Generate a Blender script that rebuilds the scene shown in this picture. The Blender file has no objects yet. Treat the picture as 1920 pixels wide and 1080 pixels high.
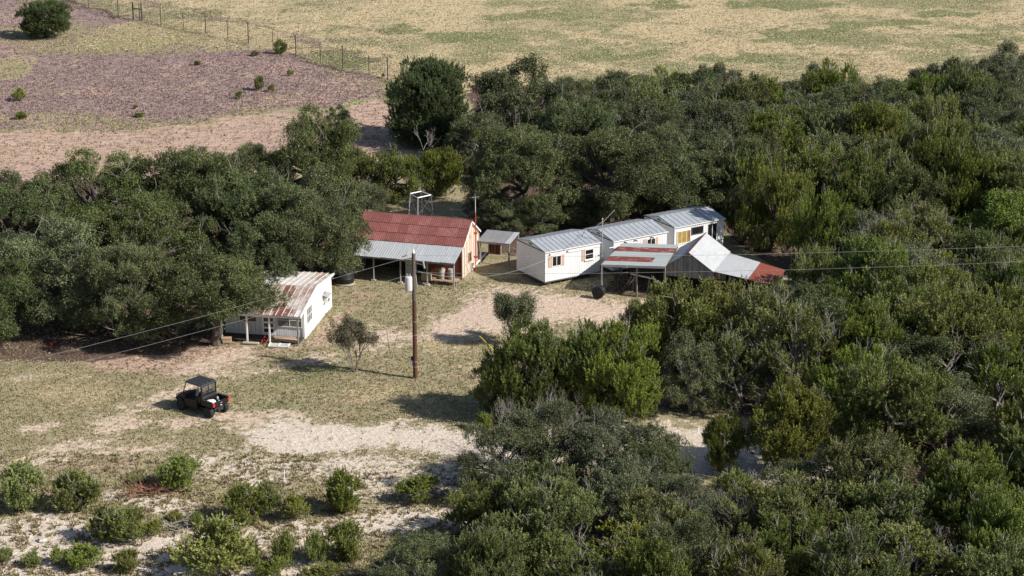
import bpy, math, random
import numpy as np
from mathutils import Vector

# ------------------------------------------------------------------ camera, sky, sun, exposure
SC = bpy.context.scene
F_PX, PITCH, CAM_H = 3739.0, math.radians(18), 45.0
cd = bpy.data.cameras.new('camera')
cd.lens = 36.0 * F_PX / 1920; cd.sensor_width = 36.0; cd.clip_start = 1; cd.clip_end = 6000
cam = bpy.data.objects.new('camera', cd); SC.collection.objects.link(cam)
cam.location = (0, 0, CAM_H); cam.rotation_euler = (math.radians(90) - PITCH, 0, 0)
SC.camera = cam

SUN_EL = math.radians(37)
SUN_DIR = Vector((0.925, -0.38, 0)).normalized()          # horizontal direction towards the sun
w = bpy.data.worlds.new('World'); SC.world = w; w.use_nodes = True
nt = w.node_tree; bg = nt.nodes['Background']
sky = nt.nodes.new('ShaderNodeTexSky'); sky.sky_type = 'NISHITA'; sky.sun_disc = False
sky.sun_elevation = SUN_EL; sky.sun_rotation = math.atan2(SUN_DIR.x, SUN_DIR.y)
sky.air_density = 1.0; sky.dust_density = 1.2
nt.links.new(sky.outputs[0], bg.inputs[0]); bg.inputs[1].default_value = 0.072
sl = bpy.data.lights.new('sun', 'SUN'); sl.energy = 4.6; sl.angle = math.radians(0.55); sl.color = (1, 0.94, 0.85)
so = bpy.data.objects.new('sun', sl); SC.collection.objects.link(so)
so.rotation_euler = Vector((SUN_DIR.x * math.cos(SUN_EL), SUN_DIR.y * math.cos(SUN_EL), math.sin(SUN_EL))).to_track_quat('Z', 'Y').to_euler()
SC.view_settings.view_transform = 'Standard'; SC.view_settings.look = 'None'
SC.view_settings.exposure = 0.50; SC.view_settings.gamma = 1.0; SC.view_settings.use_curve_mapping = False
try:
    SC.cycles.max_bounces = 5; SC.cycles.diffuse_bounces = 3; SC.cycles.transmission_bounces = 3
    SC.cycles.transparent_max_bounces = 4; SC.cycles.glossy_bounces = 2
except Exception:
    pass

def at(u, v, z=0.0):
    """point of the photograph (1920x1080 px) on the horizontal plane at height z"""
    x = (u - 960) / F_PX; y = -(v - 540) / F_PX
    d = (x, math.cos(PITCH) + y * math.sin(PITCH), -math.sin(PITCH) + y * math.cos(PITCH))
    t = (z - CAM_H) / d[2]
    return Vector((d[0] * t, d[1] * t, z))

def to_px(x, y, z=0.0):
    dz = z - CAM_H
    zc = np.maximum(y * math.cos(PITCH) - dz * math.sin(PITCH), 1.0)
    yc = y * math.sin(PITCH) + dz * math.cos(PITCH)
    return 960 + F_PX * x / zc, 540 - F_PX * yc / zc

def scale_at(v):
    p = at(960, v); return F_PX / (p.y * math.cos(PITCH) + CAM_H * math.sin(PITCH))

# ------------------------------------------------------------------ object helpers
COL = SC.collection
def link_mesh(name, me, parent=None):
    o = bpy.data.objects.new(name, me); COL.objects.link(o)
    if parent is not None: o.parent = parent
    return o
def tag(o, label=None, cat=None, group=None, kind=None):
    if label: o['label'] = label
    if cat: o['category'] = cat
    if group: o['group'] = group
    if kind: o['kind'] = kind
    return o
def thing(name, label, cat, loc=(0, 0, 0), rz=0.0, group=None):
    o = bpy.data.objects.new(name, None); COL.objects.link(o); o.empty_display_size = 0.2
    o.location = loc; o.rotation_euler = (0, 0, rz)
    return tag(o, label, cat, group)

class MB:
    """collects shapes, then links them as one mesh object"""
    def __init__(s): s.v = []; s.f = []
    def quad(s, a, b, c, d):
        n = len(s.v); s.v += [tuple(a), tuple(b), tuple(c), tuple(d)]; s.f.append((n, n+1, n+2, n+3)); return s
    def hull(s, bot, top):
        """prism between two loops of equal length"""
        n = len(s.v); k = len(bot); s.v += [tuple(p) for p in bot] + [tuple(p) for p in top]
        s.f.append(tuple(n + i for i in range(k))[::-1]); s.f.append(tuple(n + k + i for i in range(k)))
        for i in range(k):
            j = (i + 1) % k; s.f.append((n+i, n+j, n+k+j, n+k+i))
        return s
    def box(s, x0, x1, y0, y1, z0, z1):
        return s.hull([(x0,y0,z0),(x1,y0,z0),(x1,y1,z0),(x0,y1,z0)], [(x0,y0,z1),(x1,y0,z1),(x1,y1,z1),(x0,y1,z1)])
    def slab(s, a, b, c, d, t):
        """thick quad: corners of the upper face, thickness t downward"""
        up = [Vector(p) for p in (a, b, c, d)]
        return s.hull([p - Vector((0, 0, t)) for p in up], up)
    def tube(s, pts, r, n=6, cap=True):
        pts = [Vector(p) for p in pts]
        rs = r if isinstance(r, (list, tuple)) else [r] * len(pts)
        base = len(s.v); prev = None
        for i, p in enumerate(pts):
            d = (pts[min(i+1, len(pts)-1)] - pts[max(i-1, 0)]).normalized()
            if prev is None:
                a = d.cross(Vector((0, 0, 1)))
                if a.length < 1e-3: a = d.cross(Vector((1, 0, 0)))
            else:
                a = prev - d * prev.dot(d)
            a.normalize(); prev = a; b = d.cross(a)
            for k in range(n):
                t = 2 * math.pi * k / n
                s.v.append(tuple(p + (a * math.cos(t) + b * math.sin(t)) * rs[i]))
        for i in range(len(pts) - 1):
            for k in range(n):
                k2 = (k + 1) % n
                s.f.append((base+i*n+k, base+i*n+k2, base+(i+1)*n+k2, base+(i+1)*n+k))
        if cap:
            s.f.append(tuple(base + k for k in range(n))[::-1])
            e = base + (len(pts) - 1) * n; s.f.append(tuple(e + k for k in range(n)))
        return s
    def lathe(s, prof, c=(0, 0, 0), axis='z', n=20):
        base = len(s.v); c = Vector(c)
        for (r, h) in prof:
            for k in range(n):
                t = 2 * math.pi * k / n
                q = (r*math.cos(t), r*math.sin(t), h)
                if axis == 'y': q = (q[0], q[2], q[1])
                if axis == 'x': q = (q[2], q[0], q[1])
                s.v.append(tuple(c + Vector(q)))
        m = len(prof)
        for i in range(m - 1):
            for k in range(n):
                k2 = (k + 1) % n
                s.f.append((base+i*n+k, base+i*n+k2, base+(i+1)*n+k2, base+(i+1)*n+k))
        s.f.append(tuple(base + k for k in range(n))[::-1]); s.f.append(tuple(base+(m-1)*n+k for k in range(n)))
        return s
    def mesh(s, name, mat, smooth=False):
        me = bpy.data.meshes.new(name); me.from_pydata(s.v, [], s.f)
        if mat: me.materials.append(mat)
        if smooth:
            me.polygons.foreach_set('use_smooth', [True] * len(me.polygons))
            try: me.set_sharp_from_angle(angle=math.radians(40))
            except Exception: pass
        me.validate(); me.update(); return me
    def build(s, name, mat, parent=None, bevel=0.0, smooth=False, label=None):
        o = link_mesh(name, s.mesh(name, mat, smooth), parent)
        if bevel:
            m = o.modifiers.new('bevel', 'BEVEL'); m.width = bevel; m.segments = 2; m.limit_method = 'ANGLE'
        if label: o['label'] = label
        return o

def np_mesh(name, verts, faces, mat, colors=None, smooth=False):
    """mesh from numpy arrays, faces (n,3) or (n,4); colours per vertex"""
    me = bpy.data.meshes.new(name); k = faces.shape[1]
    me.vertices.add(len(verts)); me.vertices.foreach_set('co', verts.astype(np.float32).ravel())
    me.loops.add(faces.size); me.loops.foreach_set('vertex_index', faces.astype(np.int32).ravel())
    me.polygons.add(len(faces)); me.polygons.foreach_set('loop_start', np.arange(0, faces.size, k, dtype=np.int32))
    me.polygons.foreach_set('loop_total', np.full(len(faces), k, dtype=np.int32))
    if smooth: me.polygons.foreach_set('use_smooth', np.ones(len(faces), dtype=bool))
    me.update(calc_edges=True)
    if colors is not None:
        for nm, c in colors.items():
            a = me.color_attributes.new(nm, 'FLOAT_COLOR', 'POINT')
            a.data.foreach_set('color', np.c_[c, np.ones(len(c))].astype(np.float32).ravel())
    if mat: me.materials.append(mat)
    return me

# ------------------------------------------------------------------ materials
class NT:
    def __init__(s, name):
        s.m = bpy.data.materials.new(name); s.m.use_nodes = True; s.t = s.m.node_tree
        s.b = s.t.nodes['Principled BSDF']; s.b.inputs['Roughness'].default_value = 0.8
        s.b.inputs['Specular IOR Level'].default_value = 0.25
    def n(s, typ, **kw):
        x = s.t.nodes.new(typ)
        for k, v in kw.items(): setattr(x, k, v)
        return x
    def l(s, a, b): s.t.links.new(a, b)
    def coord(s, which='Object'): return s.n('ShaderNodeTexCoord').outputs[which]
    def noise(s, vec, scale, detail=3, rough=0.55, stretch=None):
        if stretch:
            m = s.n('ShaderNodeMapping'); m.inputs['Scale'].default_value = stretch; s.l(vec, m.inputs['Vector']); vec = m.outputs[0]
        x = s.n('ShaderNodeTexNoise'); x.inputs['Scale'].default_value = scale; x.inputs['Detail'].default_value = detail
        x.inputs['Roughness'].default_value = rough; s.l(vec, x.inputs['Vector']); return x.outputs['Fac']
    def ramp(s, fac, lo, hi, a=0.0, b=1.0):
        r = s.n('ShaderNodeMapRange', clamp=True); r.inputs['From Min'].default_value = lo; r.inputs['From Max'].default_value = hi
        r.inputs['To Min'].default_value = a; r.inputs['To Max'].default_value = b
        s.l(fac, r.inputs['Value']); return r.outputs[0]
    def mix(s, fac, a, b, mode='MIX'):
        m = s.n('ShaderNodeMix', data_type='RGBA', blend_type=mode)
        for sock, val in ((m.inputs['Factor'], fac), (m.inputs['A'], a), (m.inputs['B'], b)):
            if isinstance(val, (int, float)): sock.default_value = val
            elif isinstance(val, tuple): sock.default_value = (*val, 1)
            else: s.l(val, sock)
        return m.outputs['Result']
    def math(s, op, a, b=0.0):
        m = s.n('ShaderNodeMath', operation=op)
        for sock, val in ((m.inputs[0], a), (m.inputs[1], b)):
            if isinstance(val, (int, float)): sock.default_value = val
            else: s.l(val, sock)
        return m.outputs[0]
    def bump(s, h, strength, dist):
        b = s.n('ShaderNodeBump'); b.inputs['Strength'].default_value = strength; b.inputs['Distance'].default_value = dist
        s.l(h, b.inputs['Height']); s.l(b.outputs[0], s.b.inputs['Normal'])

def M_plain(name, col, rough=0.7, metal=0.0, var=0.25, scale=3.0, stain=None, stain_amt=0.5, stretch=None, spec=0.25):
    t = NT(name); c = t.coord()
    n1 = t.noise(c, scale, 4, 0.6, stretch)
    dark = tuple(x * (1 - var) for x in col); light = tuple(min(1, x * (1 + var * 0.6)) for x in col)
    out = t.mix(t.ramp(n1, 0.3, 0.7), dark, light)
    if stain:
        n2 = t.noise(c, scale * 0.45, 6, 0.7, stretch)
        out = t.mix(t.ramp(n2, 1 - stain_amt, 1 - stain_amt + 0.12), out, stain)
    t.l(out, t.b.inputs['Base Color']); t.b.inputs['Roughness'].default_value = rough
    t.b.inputs['Metallic'].default_value = metal; t.b.inputs['Specular IOR Level'].default_value = spec
    return t.m

M = {}
M['white_siding'] = M_plain('white_siding', (0.72, 0.73, 0.74), 0.55, var=0.07, scale=0.9, stretch=(1, 1, .5), stain=(0.55, 0.53, 0.49), stain_amt=0.36)
M['cabin_white'] = M_plain('cabin_white', (0.80, 0.80, 0.79), 0.6, var=0.05, scale=1.2, stain=(0.64, 0.62, 0.57), stain_amt=0.43)
M['trim_white'] = M_plain('trim_white', (0.75, 0.74, 0.72), 0.6, var=0.1)
M['shutter_tan'] = M_plain('shutter_tan', (0.55, 0.38, 0.29), 0.7, var=0.1)
M['trailer_roof'] = M_plain('trailer_roof', (0.37, 0.40, 0.44), 0.5, 0.15, var=0.12, scale=2, stain=(0.30, 0.31, 0.33), stain_amt=0.40, spec=0.3)
M['seam_dark'] = M_plain('seam_dark', (0.10, 0.10, 0.105), 0.7, var=0.2)
M['tin_bright'] = M_plain('tin_bright', (0.50, 0.52, 0.54), 0.5, 0.2, var=0.1, scale=1.2, stretch=(3, .6, 1), stain=(0.36, 0.35, 0.34), stain_amt=0.4, spec=0.3)
M['tin_porch'] = M_plain('tin_porch', (0.46, 0.48, 0.50), 0.5, 0.2, var=0.14, scale=2.0, stretch=(4, .5, 1), stain=(0.33, 0.29, 0.27), stain_amt=0.40, spec=0.3)
M['tin_old'] = M_plain('tin_old', (0.24, 0.24, 0.25), 0.7, 0.1, var=0.2, scale=2.0, stretch=(4, .5, 1), stain=(0.17, 0.16, 0.16), stain_amt=0.42)
M['transformer_grey'] = M_plain('transformer_grey', (0.52, 0.52, 0.53), 0.5, 0.0, var=0.06)
M['rust_edge'] = M_plain('rust_edge', (0.22, 0.06, 0.045), 0.8, var=0.25)
M['window_dark'] = M_plain('window_dark', (0.015, 0.015, 0.018), 0.15, var=0.2, spec=0.5)
M['wood_grey'] = M_plain('wood_grey', (0.26, 0.245, 0.23), 0.9, var=0.45, scale=5, stretch=(3, 3, .3))
M['wood_grey_light'] = M_plain('wood_grey_light', (0.34, 0.325, 0.31), 0.9, var=0.35, scale=5, stretch=(3, 3, .3))
M['wood_dark'] = M_plain('wood_dark', (0.07, 0.06, 0.055), 0.9, var=0.4, scale=4)
M['wall_red'] = M_plain('wall_red', (0.17, 0.055, 0.04), 0.85, var=0.3, scale=4, stretch=(4, 4, .4))
M['wall_cream'] = M_plain('wall_cream', (0.64, 0.51, 0.42), 0.8, var=0.08, scale=2.5, stretch=(2, 2, .4), stain=(0.52, 0.38, 0.29), stain_amt=0.36)
M['black_plastic'] = M_plain('black_plastic', (0.02, 0.02, 0.022), 0.45, var=0.2)
M['pole_wood'] = M_plain('pole_wood', (0.115, 0.052, 0.035), 0.85, var=0.4, scale=3, stretch=(5, 5, .2))
M['pole_wood_grey'] = M_plain('pole_wood_grey', (0.13, 0.105, 0.09), 0.85, var=0.4, scale=3, stretch=(5, 5, .2))
M['steel_grey'] = M_plain('steel_grey', (0.42, 0.43, 0.44), 0.5, 0.3, var=0.1)
M['wire_grey'] = M_plain('wire_grey', (0.27, 0.27, 0.27), 0.6, 0.0, var=0.05)
M['fence_steel'] = M_plain('fence_steel', (0.10, 0.085, 0.075), 0.8, 0.0, var=0.2)
M['mast_red'] = M_plain('mast_red', (0.45, 0.06, 0.04), 0.6, var=0.15)
M['drum_grey'] = M_plain('drum_grey', (0.36, 0.35, 0.33), 0.6, var=0.2)
M['plywood'] = M_plain('plywood', (0.42, 0.30, 0.21), 0.8, var=0.2)
M['red_paint'] = M_plain('red_paint', (0.5, 0.04, 0.03), 0.5, var=0.1)
M['yellow_paint'] = M_plain('yellow_paint', (0.75, 0.5, 0.06), 0.5, var=0.1)
M['concrete'] = M_plain('concrete', (0.42, 0.38, 0.34), 0.9, var=0.2)
M['cabin_door'] = M_plain('cabin_door', (0.62, 0.63, 0.64), 0.6, var=0.08)
M['curtain'] = M_plain('curtain', (0.17, 0.165, 0.165), 0.6, var=0.25, scale=3)
M['yellow_curtain'] = M_plain('yellow_curtain', (0.36, 0.24, 0.05), 0.7, var=0.3, scale=4)  # yellow light in the glass, put into the pane colour
M['brown_curtain'] = M_plain('brown_curtain', (0.26, 0.13, 0.06), 0.7, var=0.3, scale=4)
M['utv_black'] = M_plain('utv_black', (0.010, 0.010, 0.011), 0.45, var=0.1, spec=0.35)
M['utv_grey'] = M_plain('utv_grey', (0.035, 0.036, 0.042), 0.45, var=0.15, spec=0.4)
M['tyre'] = M_plain('tyre', (0.035, 0.034, 0.033), 0.85, var=0.3, scale=8)
M['tail_red'] = M_plain('tail_red', (0.55, 0.02, 0.02), 0.3, var=0.05, spec=0.5)
M['bark_grey'] = M_plain('bark_grey', (0.22, 0.20, 0.18), 0.95, var=0.4, scale=6)
M['bark_dark'] = M_plain('bark_dark', (0.10, 0.08, 0.07), 0.95, var=0.4, scale=6)
M['dead_wood'] = M_plain('dead_wood', (0.33, 0.305, 0.28), 0.95, var=0.3, scale=6)
M['rock'] = M_plain('rock', (0.52, 0.47, 0.41), 0.95, var=0.3, scale=3)
M['litter_red'] = M_plain('litter_red', (0.26, 0.13, 0.09), 0.95, var=0.3, scale=6)

def M_rust(name, base, rust, rust2, amt, scale=1.6, metal=0.1, stretch=(1, 1, 1)):
    t = NT(name); c = t.coord()
    n = t.noise(c, scale, 7, 0.68, stretch); n2 = t.noise(c, scale * 3, 4, 0.6)
    rc = t.mix(t.ramp(n2, 0.35, 0.65), rust, rust2)
    out = t.mix(t.ramp(n, 1 - amt - 0.05, 1 - amt + 0.05), base, rc)
    t.l(out, t.b.inputs['Base Color']); t.b.inputs['Roughness'].default_value = 0.65; t.b.inputs['Metallic'].default_value = metal
    return t.m
M['roof_red'] = M_rust('roof_red', (0.215, 0.075, 0.065), (0.28, 0.125, 0.11), (0.165, 0.058, 0.05), 0.5, 2.2, 0.0)
M['roof_red_dark'] = M_rust('roof_red_dark', (0.195, 0.066, 0.058), (0.25, 0.105, 0.095), (0.155, 0.052, 0.046), 0.48, 2.2, 0.0)
M['roof_red_pale'] = M_rust('roof_red_pale', (0.24, 0.085, 0.075), (0.31, 0.15, 0.135), (0.20, 0.07, 0.06), 0.52, 2.2, 0.0)
M['cabin_tin'] = M_rust('cabin_tin', (0.50, 0.46, 0.43), (0.28, 0.17, 0.13), (0.38, 0.30, 0.26), 0.50, 1.2, 0.05, (1, .5, 1))
M['cabin_tin_white'] = M_rust('cabin_tin_white', (0.58, 0.56, 0.54), (0.42, 0.38, 0.35), (0.50, 0.46, 0.43), 0.42, 1.4, 0.05)
M['cabin_rust'] = M_rust('cabin_rust', (0.44, 0.37, 0.33), (0.21, 0.085, 0.06), (0.15, 0.06, 0.045), 0.52, 1.3, 0.0, (1, .6, 1))
M['car_rust'] = M_rust('car_rust', (0.42, 0.36, 0.34), (0.23, 0.055, 0.04), (0.17, 0.045, 0.035), 0.60, 2.2, 0.0, (.5, 2, 1))
M['car_tin'] = M_rust('car_tin', (0.42, 0.46, 0.46), (0.30, 0.24, 0.22), (0.38, 0.33, 0.31), 0.36, 2.0, 0.15, (.4, 2, 1))
M['lean_red'] = M_rust('lean_red', (0.22, 0.065, 0.045), (0.20, 0.05, 0.035), (0.33, 0.10, 0.07), 0.45, 1.8, 0.0, (.5, 3, 1))
M['glass_thin'] = M_plain('glass_thin', (0.10, 0.11, 0.12), 0.08, var=0.05, spec=0.6)

def M_leaf(name, dark, light, trans=0.16, hue=0.012, rough=0.55):
    """leaf colour: vertex colour r (sprig to sprig) blends dark to light, the tree's own random shifts it a little"""
    t = NT(name)
    a = t.n('ShaderNodeVertexColor', layer_name='tint')
    sep = t.n('ShaderNodeSeparateColor'); t.l(a.outputs['Color'], sep.inputs[0])
    c = t.mix(sep.outputs['Red'], dark, light)
    oi = t.n('ShaderNodeObjectInfo')
    hs = t.n('ShaderNodeHueSaturation'); t.l(c, hs.inputs['Color'])
    t.l(t.ramp(oi.outputs['Random'], 0, 1, 0.5 - hue, 0.5 + hue), hs.inputs['Hue'])
    r2 = t.math('FRACT', t.math('MULTIPLY', oi.outputs['Random'], 7.31))
    t.l(t.ramp(r2, 0, 1, 0.78, 1.18), hs.inputs['Value'])
    r3 = t.math('FRACT', t.math('MULTIPLY', oi.outputs['Random'], 17.7))
    t.l(t.ramp(r3, 0, 1, 0.8, 1.1), hs.inputs['Saturation'])
    t.l(hs.outputs[0], t.b.inputs['Base Color']); t.b.inputs['Roughness'].default_value = rough
    tr = t.n('ShaderNodeBsdfTranslucent'); t.l(hs.outputs[0], tr.inputs['Color'])
    mx = t.n('ShaderNodeMixShader'); mx.inputs[0].default_value = trans
    t.l(t.b.outputs[0], mx.inputs[1]); t.l(tr.outputs[0], mx.inputs[2])
    t.l(mx.outputs[0], t.t.nodes['Material Output'].inputs['Surface'])
    return t.m
L_OAK = M_leaf('oak_leaf', (0.040, 0.056, 0.020), (0.180, 0.212, 0.078))
L_OAK_GREY = M_leaf('grey_oak_leaf', (0.048, 0.064, 0.028), (0.205, 0.228, 0.106), hue=0.012)
L_JUN = M_leaf('juniper_leaf', (0.036, 0.054, 0.014), (0.260, 0.295, 0.072), hue=0.02)
L_JUN_DARK = M_leaf('dark_juniper_leaf', (0.034, 0.054, 0.020), (0.115, 0.150, 0.052), hue=0.01)
L_HACK = M_leaf('hackberry_leaf', (0.07, 0.11, 0.025), (0.16, 0.22, 0.05), hue=0.01)
L_MYRTLE = M_leaf('myrtle_leaf', (0.085, 0.075, 0.045), (0.21, 0.185, 0.115), hue=0.0)
L_MYRTLE_G = M_leaf('green_myrtle_leaf', (0.075, 0.082, 0.046), (0.19, 0.205, 0.12), hue=0.0)
L_YELLOWB = M_leaf('young_juniper_leaf', (0.066, 0.090, 0.022), (0.290, 0.320, 0.082), hue=0.02)

# ------------------------------------------------------------------ numpy noise for the ground
def vnoise(x, y, seed=0):
    xi = np.floor(x).astype(np.int64); yi = np.floor(y).astype(np.int64); xf = x - xi; yf = y - yi
    def h(a, b):
        n = (a * 374761393 + b * 668265263 + seed * 974634777) & 0xffffffff
        n = ((n ^ (n >> 13)) * 1274126177) & 0xffffffff
        return ((n ^ (n >> 16)) & 0xffff) / 65535.0
    u = xf * xf * (3 - 2 * xf); v = yf * yf * (3 - 2 * yf)
    return (h(xi, yi) * (1 - u) + h(xi + 1, yi) * u) * (1 - v) + (h(xi, yi + 1) * (1 - u) + h(xi + 1, yi + 1) * u) * v
def fbm(x, y, seed=0, oct=4):
    s = 0; a = 1; tot = 0
    for i in range(oct):
        s = s + a * vnoise(x * 2**i, y * 2**i, seed + i * 17); tot += a; a *= 0.55
    return s / tot
def sst(x, a, b):
    t = np.clip((x - a) / (b - a), 0, 1); return t * t * (3 - 2 * t)

def sdist(px, py, poly):
    """signed distance in photograph pixels (vertical pixels count about 2.4 times: ground foreshortening)"""
    k = 2.2; inside = np.zeros(px.shape, bool); d = np.full(px.shape, 1e9)
    n = len(poly)
    for i in range(n):
        x0, y0 = poly[i]; x1, y1 = poly[(i+1) % n]
        c = ((y0 > py) != (y1 > py))
        with np.errstate(divide='ignore', invalid='ignore'):
            xx = (x1 - x0) * (py - y0) / ((y1 - y0) if y1 != y0 else 1e-9) + x0
        inside ^= c & (px < xx)
        ax, ay, bx, by = x0, y0 * k, x1, y1 * k
        dx, dy = bx - ax, by - ay; L = dx*dx + dy*dy + 1e-9
        t = np.clip(((px - ax) * dx + (py * k - ay) * dy) / L, 0, 1)
        d = np.minimum(d, np.hypot(px - ax - t * dx, py * k - ay - t * dy))
    return np.where(inside, d, -d)

YARD_BARE = [(790,612),(850,570),(880,542),(950,533),(1040,545),(1120,552),(1215,562),(1250,600),(1150,618),(1000,608),(955,634),(870,634),(790,640),(700,652),(640,655),(660,635),(720,615)]
ROAD = [(440,806),(520,783),(620,792),(760,793),(880,806),(960,805),(1100,800),(1250,795),(1420,800),(1580,850),(1640,905),(1500,912),(1300,888),(1160,868),(1010,872),(900,872),(800,850),(700,835),(620,850),(540,850),(470,835)]
POOR = [(430,835),(560,850),(700,840),(880,865),(900,940),(700,945),(560,905),(380,905),(330,880)]
OUTCROP = [[(-60,985),(90,955),(190,975),(300,1000),(420,985),(560,972),(700,962),(880,935),(900,975),(800,1000),(640,1012),(480,1030),(330,1045),(200,1065),(100,1090),(-60,1090)],
           [(190,922),(270,925),(340,930),(400,955),(330,968),(230,955)], [(-60,1060),(300,1060),(620,1045),(700,1100),(-60,1140)],
           [(430,890),(520,880),(560,905),(470,918)]]
TRACKS = [[(300,795),(420,772),(560,768),(640,790),(560,782),(430,786),(310,806)], [(430,700),(560,672),(700,645),(705,652),(570,682),(440,712)], [(0,870),(160,842),(330,832),(335,840),(170,852),(0,882)], [(40,795),(90,788),(125,792),(110,800),(50,803)], [(80,838),(120,828),(200,822),(215,832),(120,846),(60,852)],
          [(150,790),(250,758),(330,735),(400,700),(440,690),(430,705),(340,750),(260,775),(300,790),(200,812)],
          [(390,800),(470,765),(500,770),(520,800),(440,812)], [(420,655),(470,650),(480,668),(380,700),(330,700)], [(0,712),(60,702),(75,708),(10,720)]]
CABIN_DIRT = [(60,650),(200,640),(420,640),(560,648),(600,610),(660,545),(700,545),(690,575),(640,610),(600,650),(480,660),(430,690),(330,705),(180,690)]
STRIP = [(-200,250),(250,238),(450,216),(640,205),(722,176),(740,200),(745,262),(800,300),(700,310),(640,300),(430,335),(200,350),(-200,352)]
PURPLE = [(-900,-300),(50,-30),(111,-2),(222,30),(300,50),(427,74),(546,106),(728,152),(722,180),(450,218),(250,240),(-200,250),(-900,260)]
YGREEN = [[(140,70),(225,42),(330,45),(420,68),(500,92),(440,94),(390,92),(345,82),(300,90),(230,90),(150,98)], [(-60,108),(30,105),(70,112),(55,128),(40,150),(-60,152)]]
PASTURE = [(50,-30),(111,-2),(222,30),(427,74),(546,106),(728,152),(900,200),(1300,190),(1700,175),(2000,165),(3200,160),(3200,-400),(-900,-400)]
PGREEN = [(1010,30,130,12),(1520,65,150,22),(1860,70,80,14),(640,110,90,20),(1480,8,160,14),(1660,44,140,9),(880,70,110,12),(1250,10,90,10),(1150,105,120,12),(1790,25,120,7),(740,55,60,10),(1400,110,110,14)]
PSTRAW = [(1180,70,160,16),(1420,95,130,14),(1560,20,150,12),(1850,38,150,9),(730,22,70,9),(1320,40,110,16),(980,110,110,14),(1660,95,160,14),(900,30,80,8),(1480,85,50,9)]
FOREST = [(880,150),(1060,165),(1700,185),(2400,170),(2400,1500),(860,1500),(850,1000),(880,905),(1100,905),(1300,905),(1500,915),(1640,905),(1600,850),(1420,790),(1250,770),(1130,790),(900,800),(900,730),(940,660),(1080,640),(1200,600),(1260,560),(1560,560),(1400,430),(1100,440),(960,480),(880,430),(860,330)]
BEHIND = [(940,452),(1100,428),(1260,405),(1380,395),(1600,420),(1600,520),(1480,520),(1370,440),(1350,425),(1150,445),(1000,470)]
CARPORT_SHADE = [(1128,548),(1200,562),(1330,560),(1380,530),(1290,495),(1165,498)]  # ground under the carport roof where shade is painted in
FTRACK = [[(240,-4),(400,20),(560,64),(700,110),(735,130),(700,117),(555,74),(400,29),(240,4)]]
FBASE = [[(105,-6),(225,27),(225,33),(105,1)],[(540,101),(730,146),(730,152),(540,106)]]
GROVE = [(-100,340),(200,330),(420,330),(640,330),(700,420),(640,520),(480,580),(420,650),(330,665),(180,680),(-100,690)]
BACKGRASS = [(650,380),(760,365),(880,370),(900,430),(700,430)]

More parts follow.
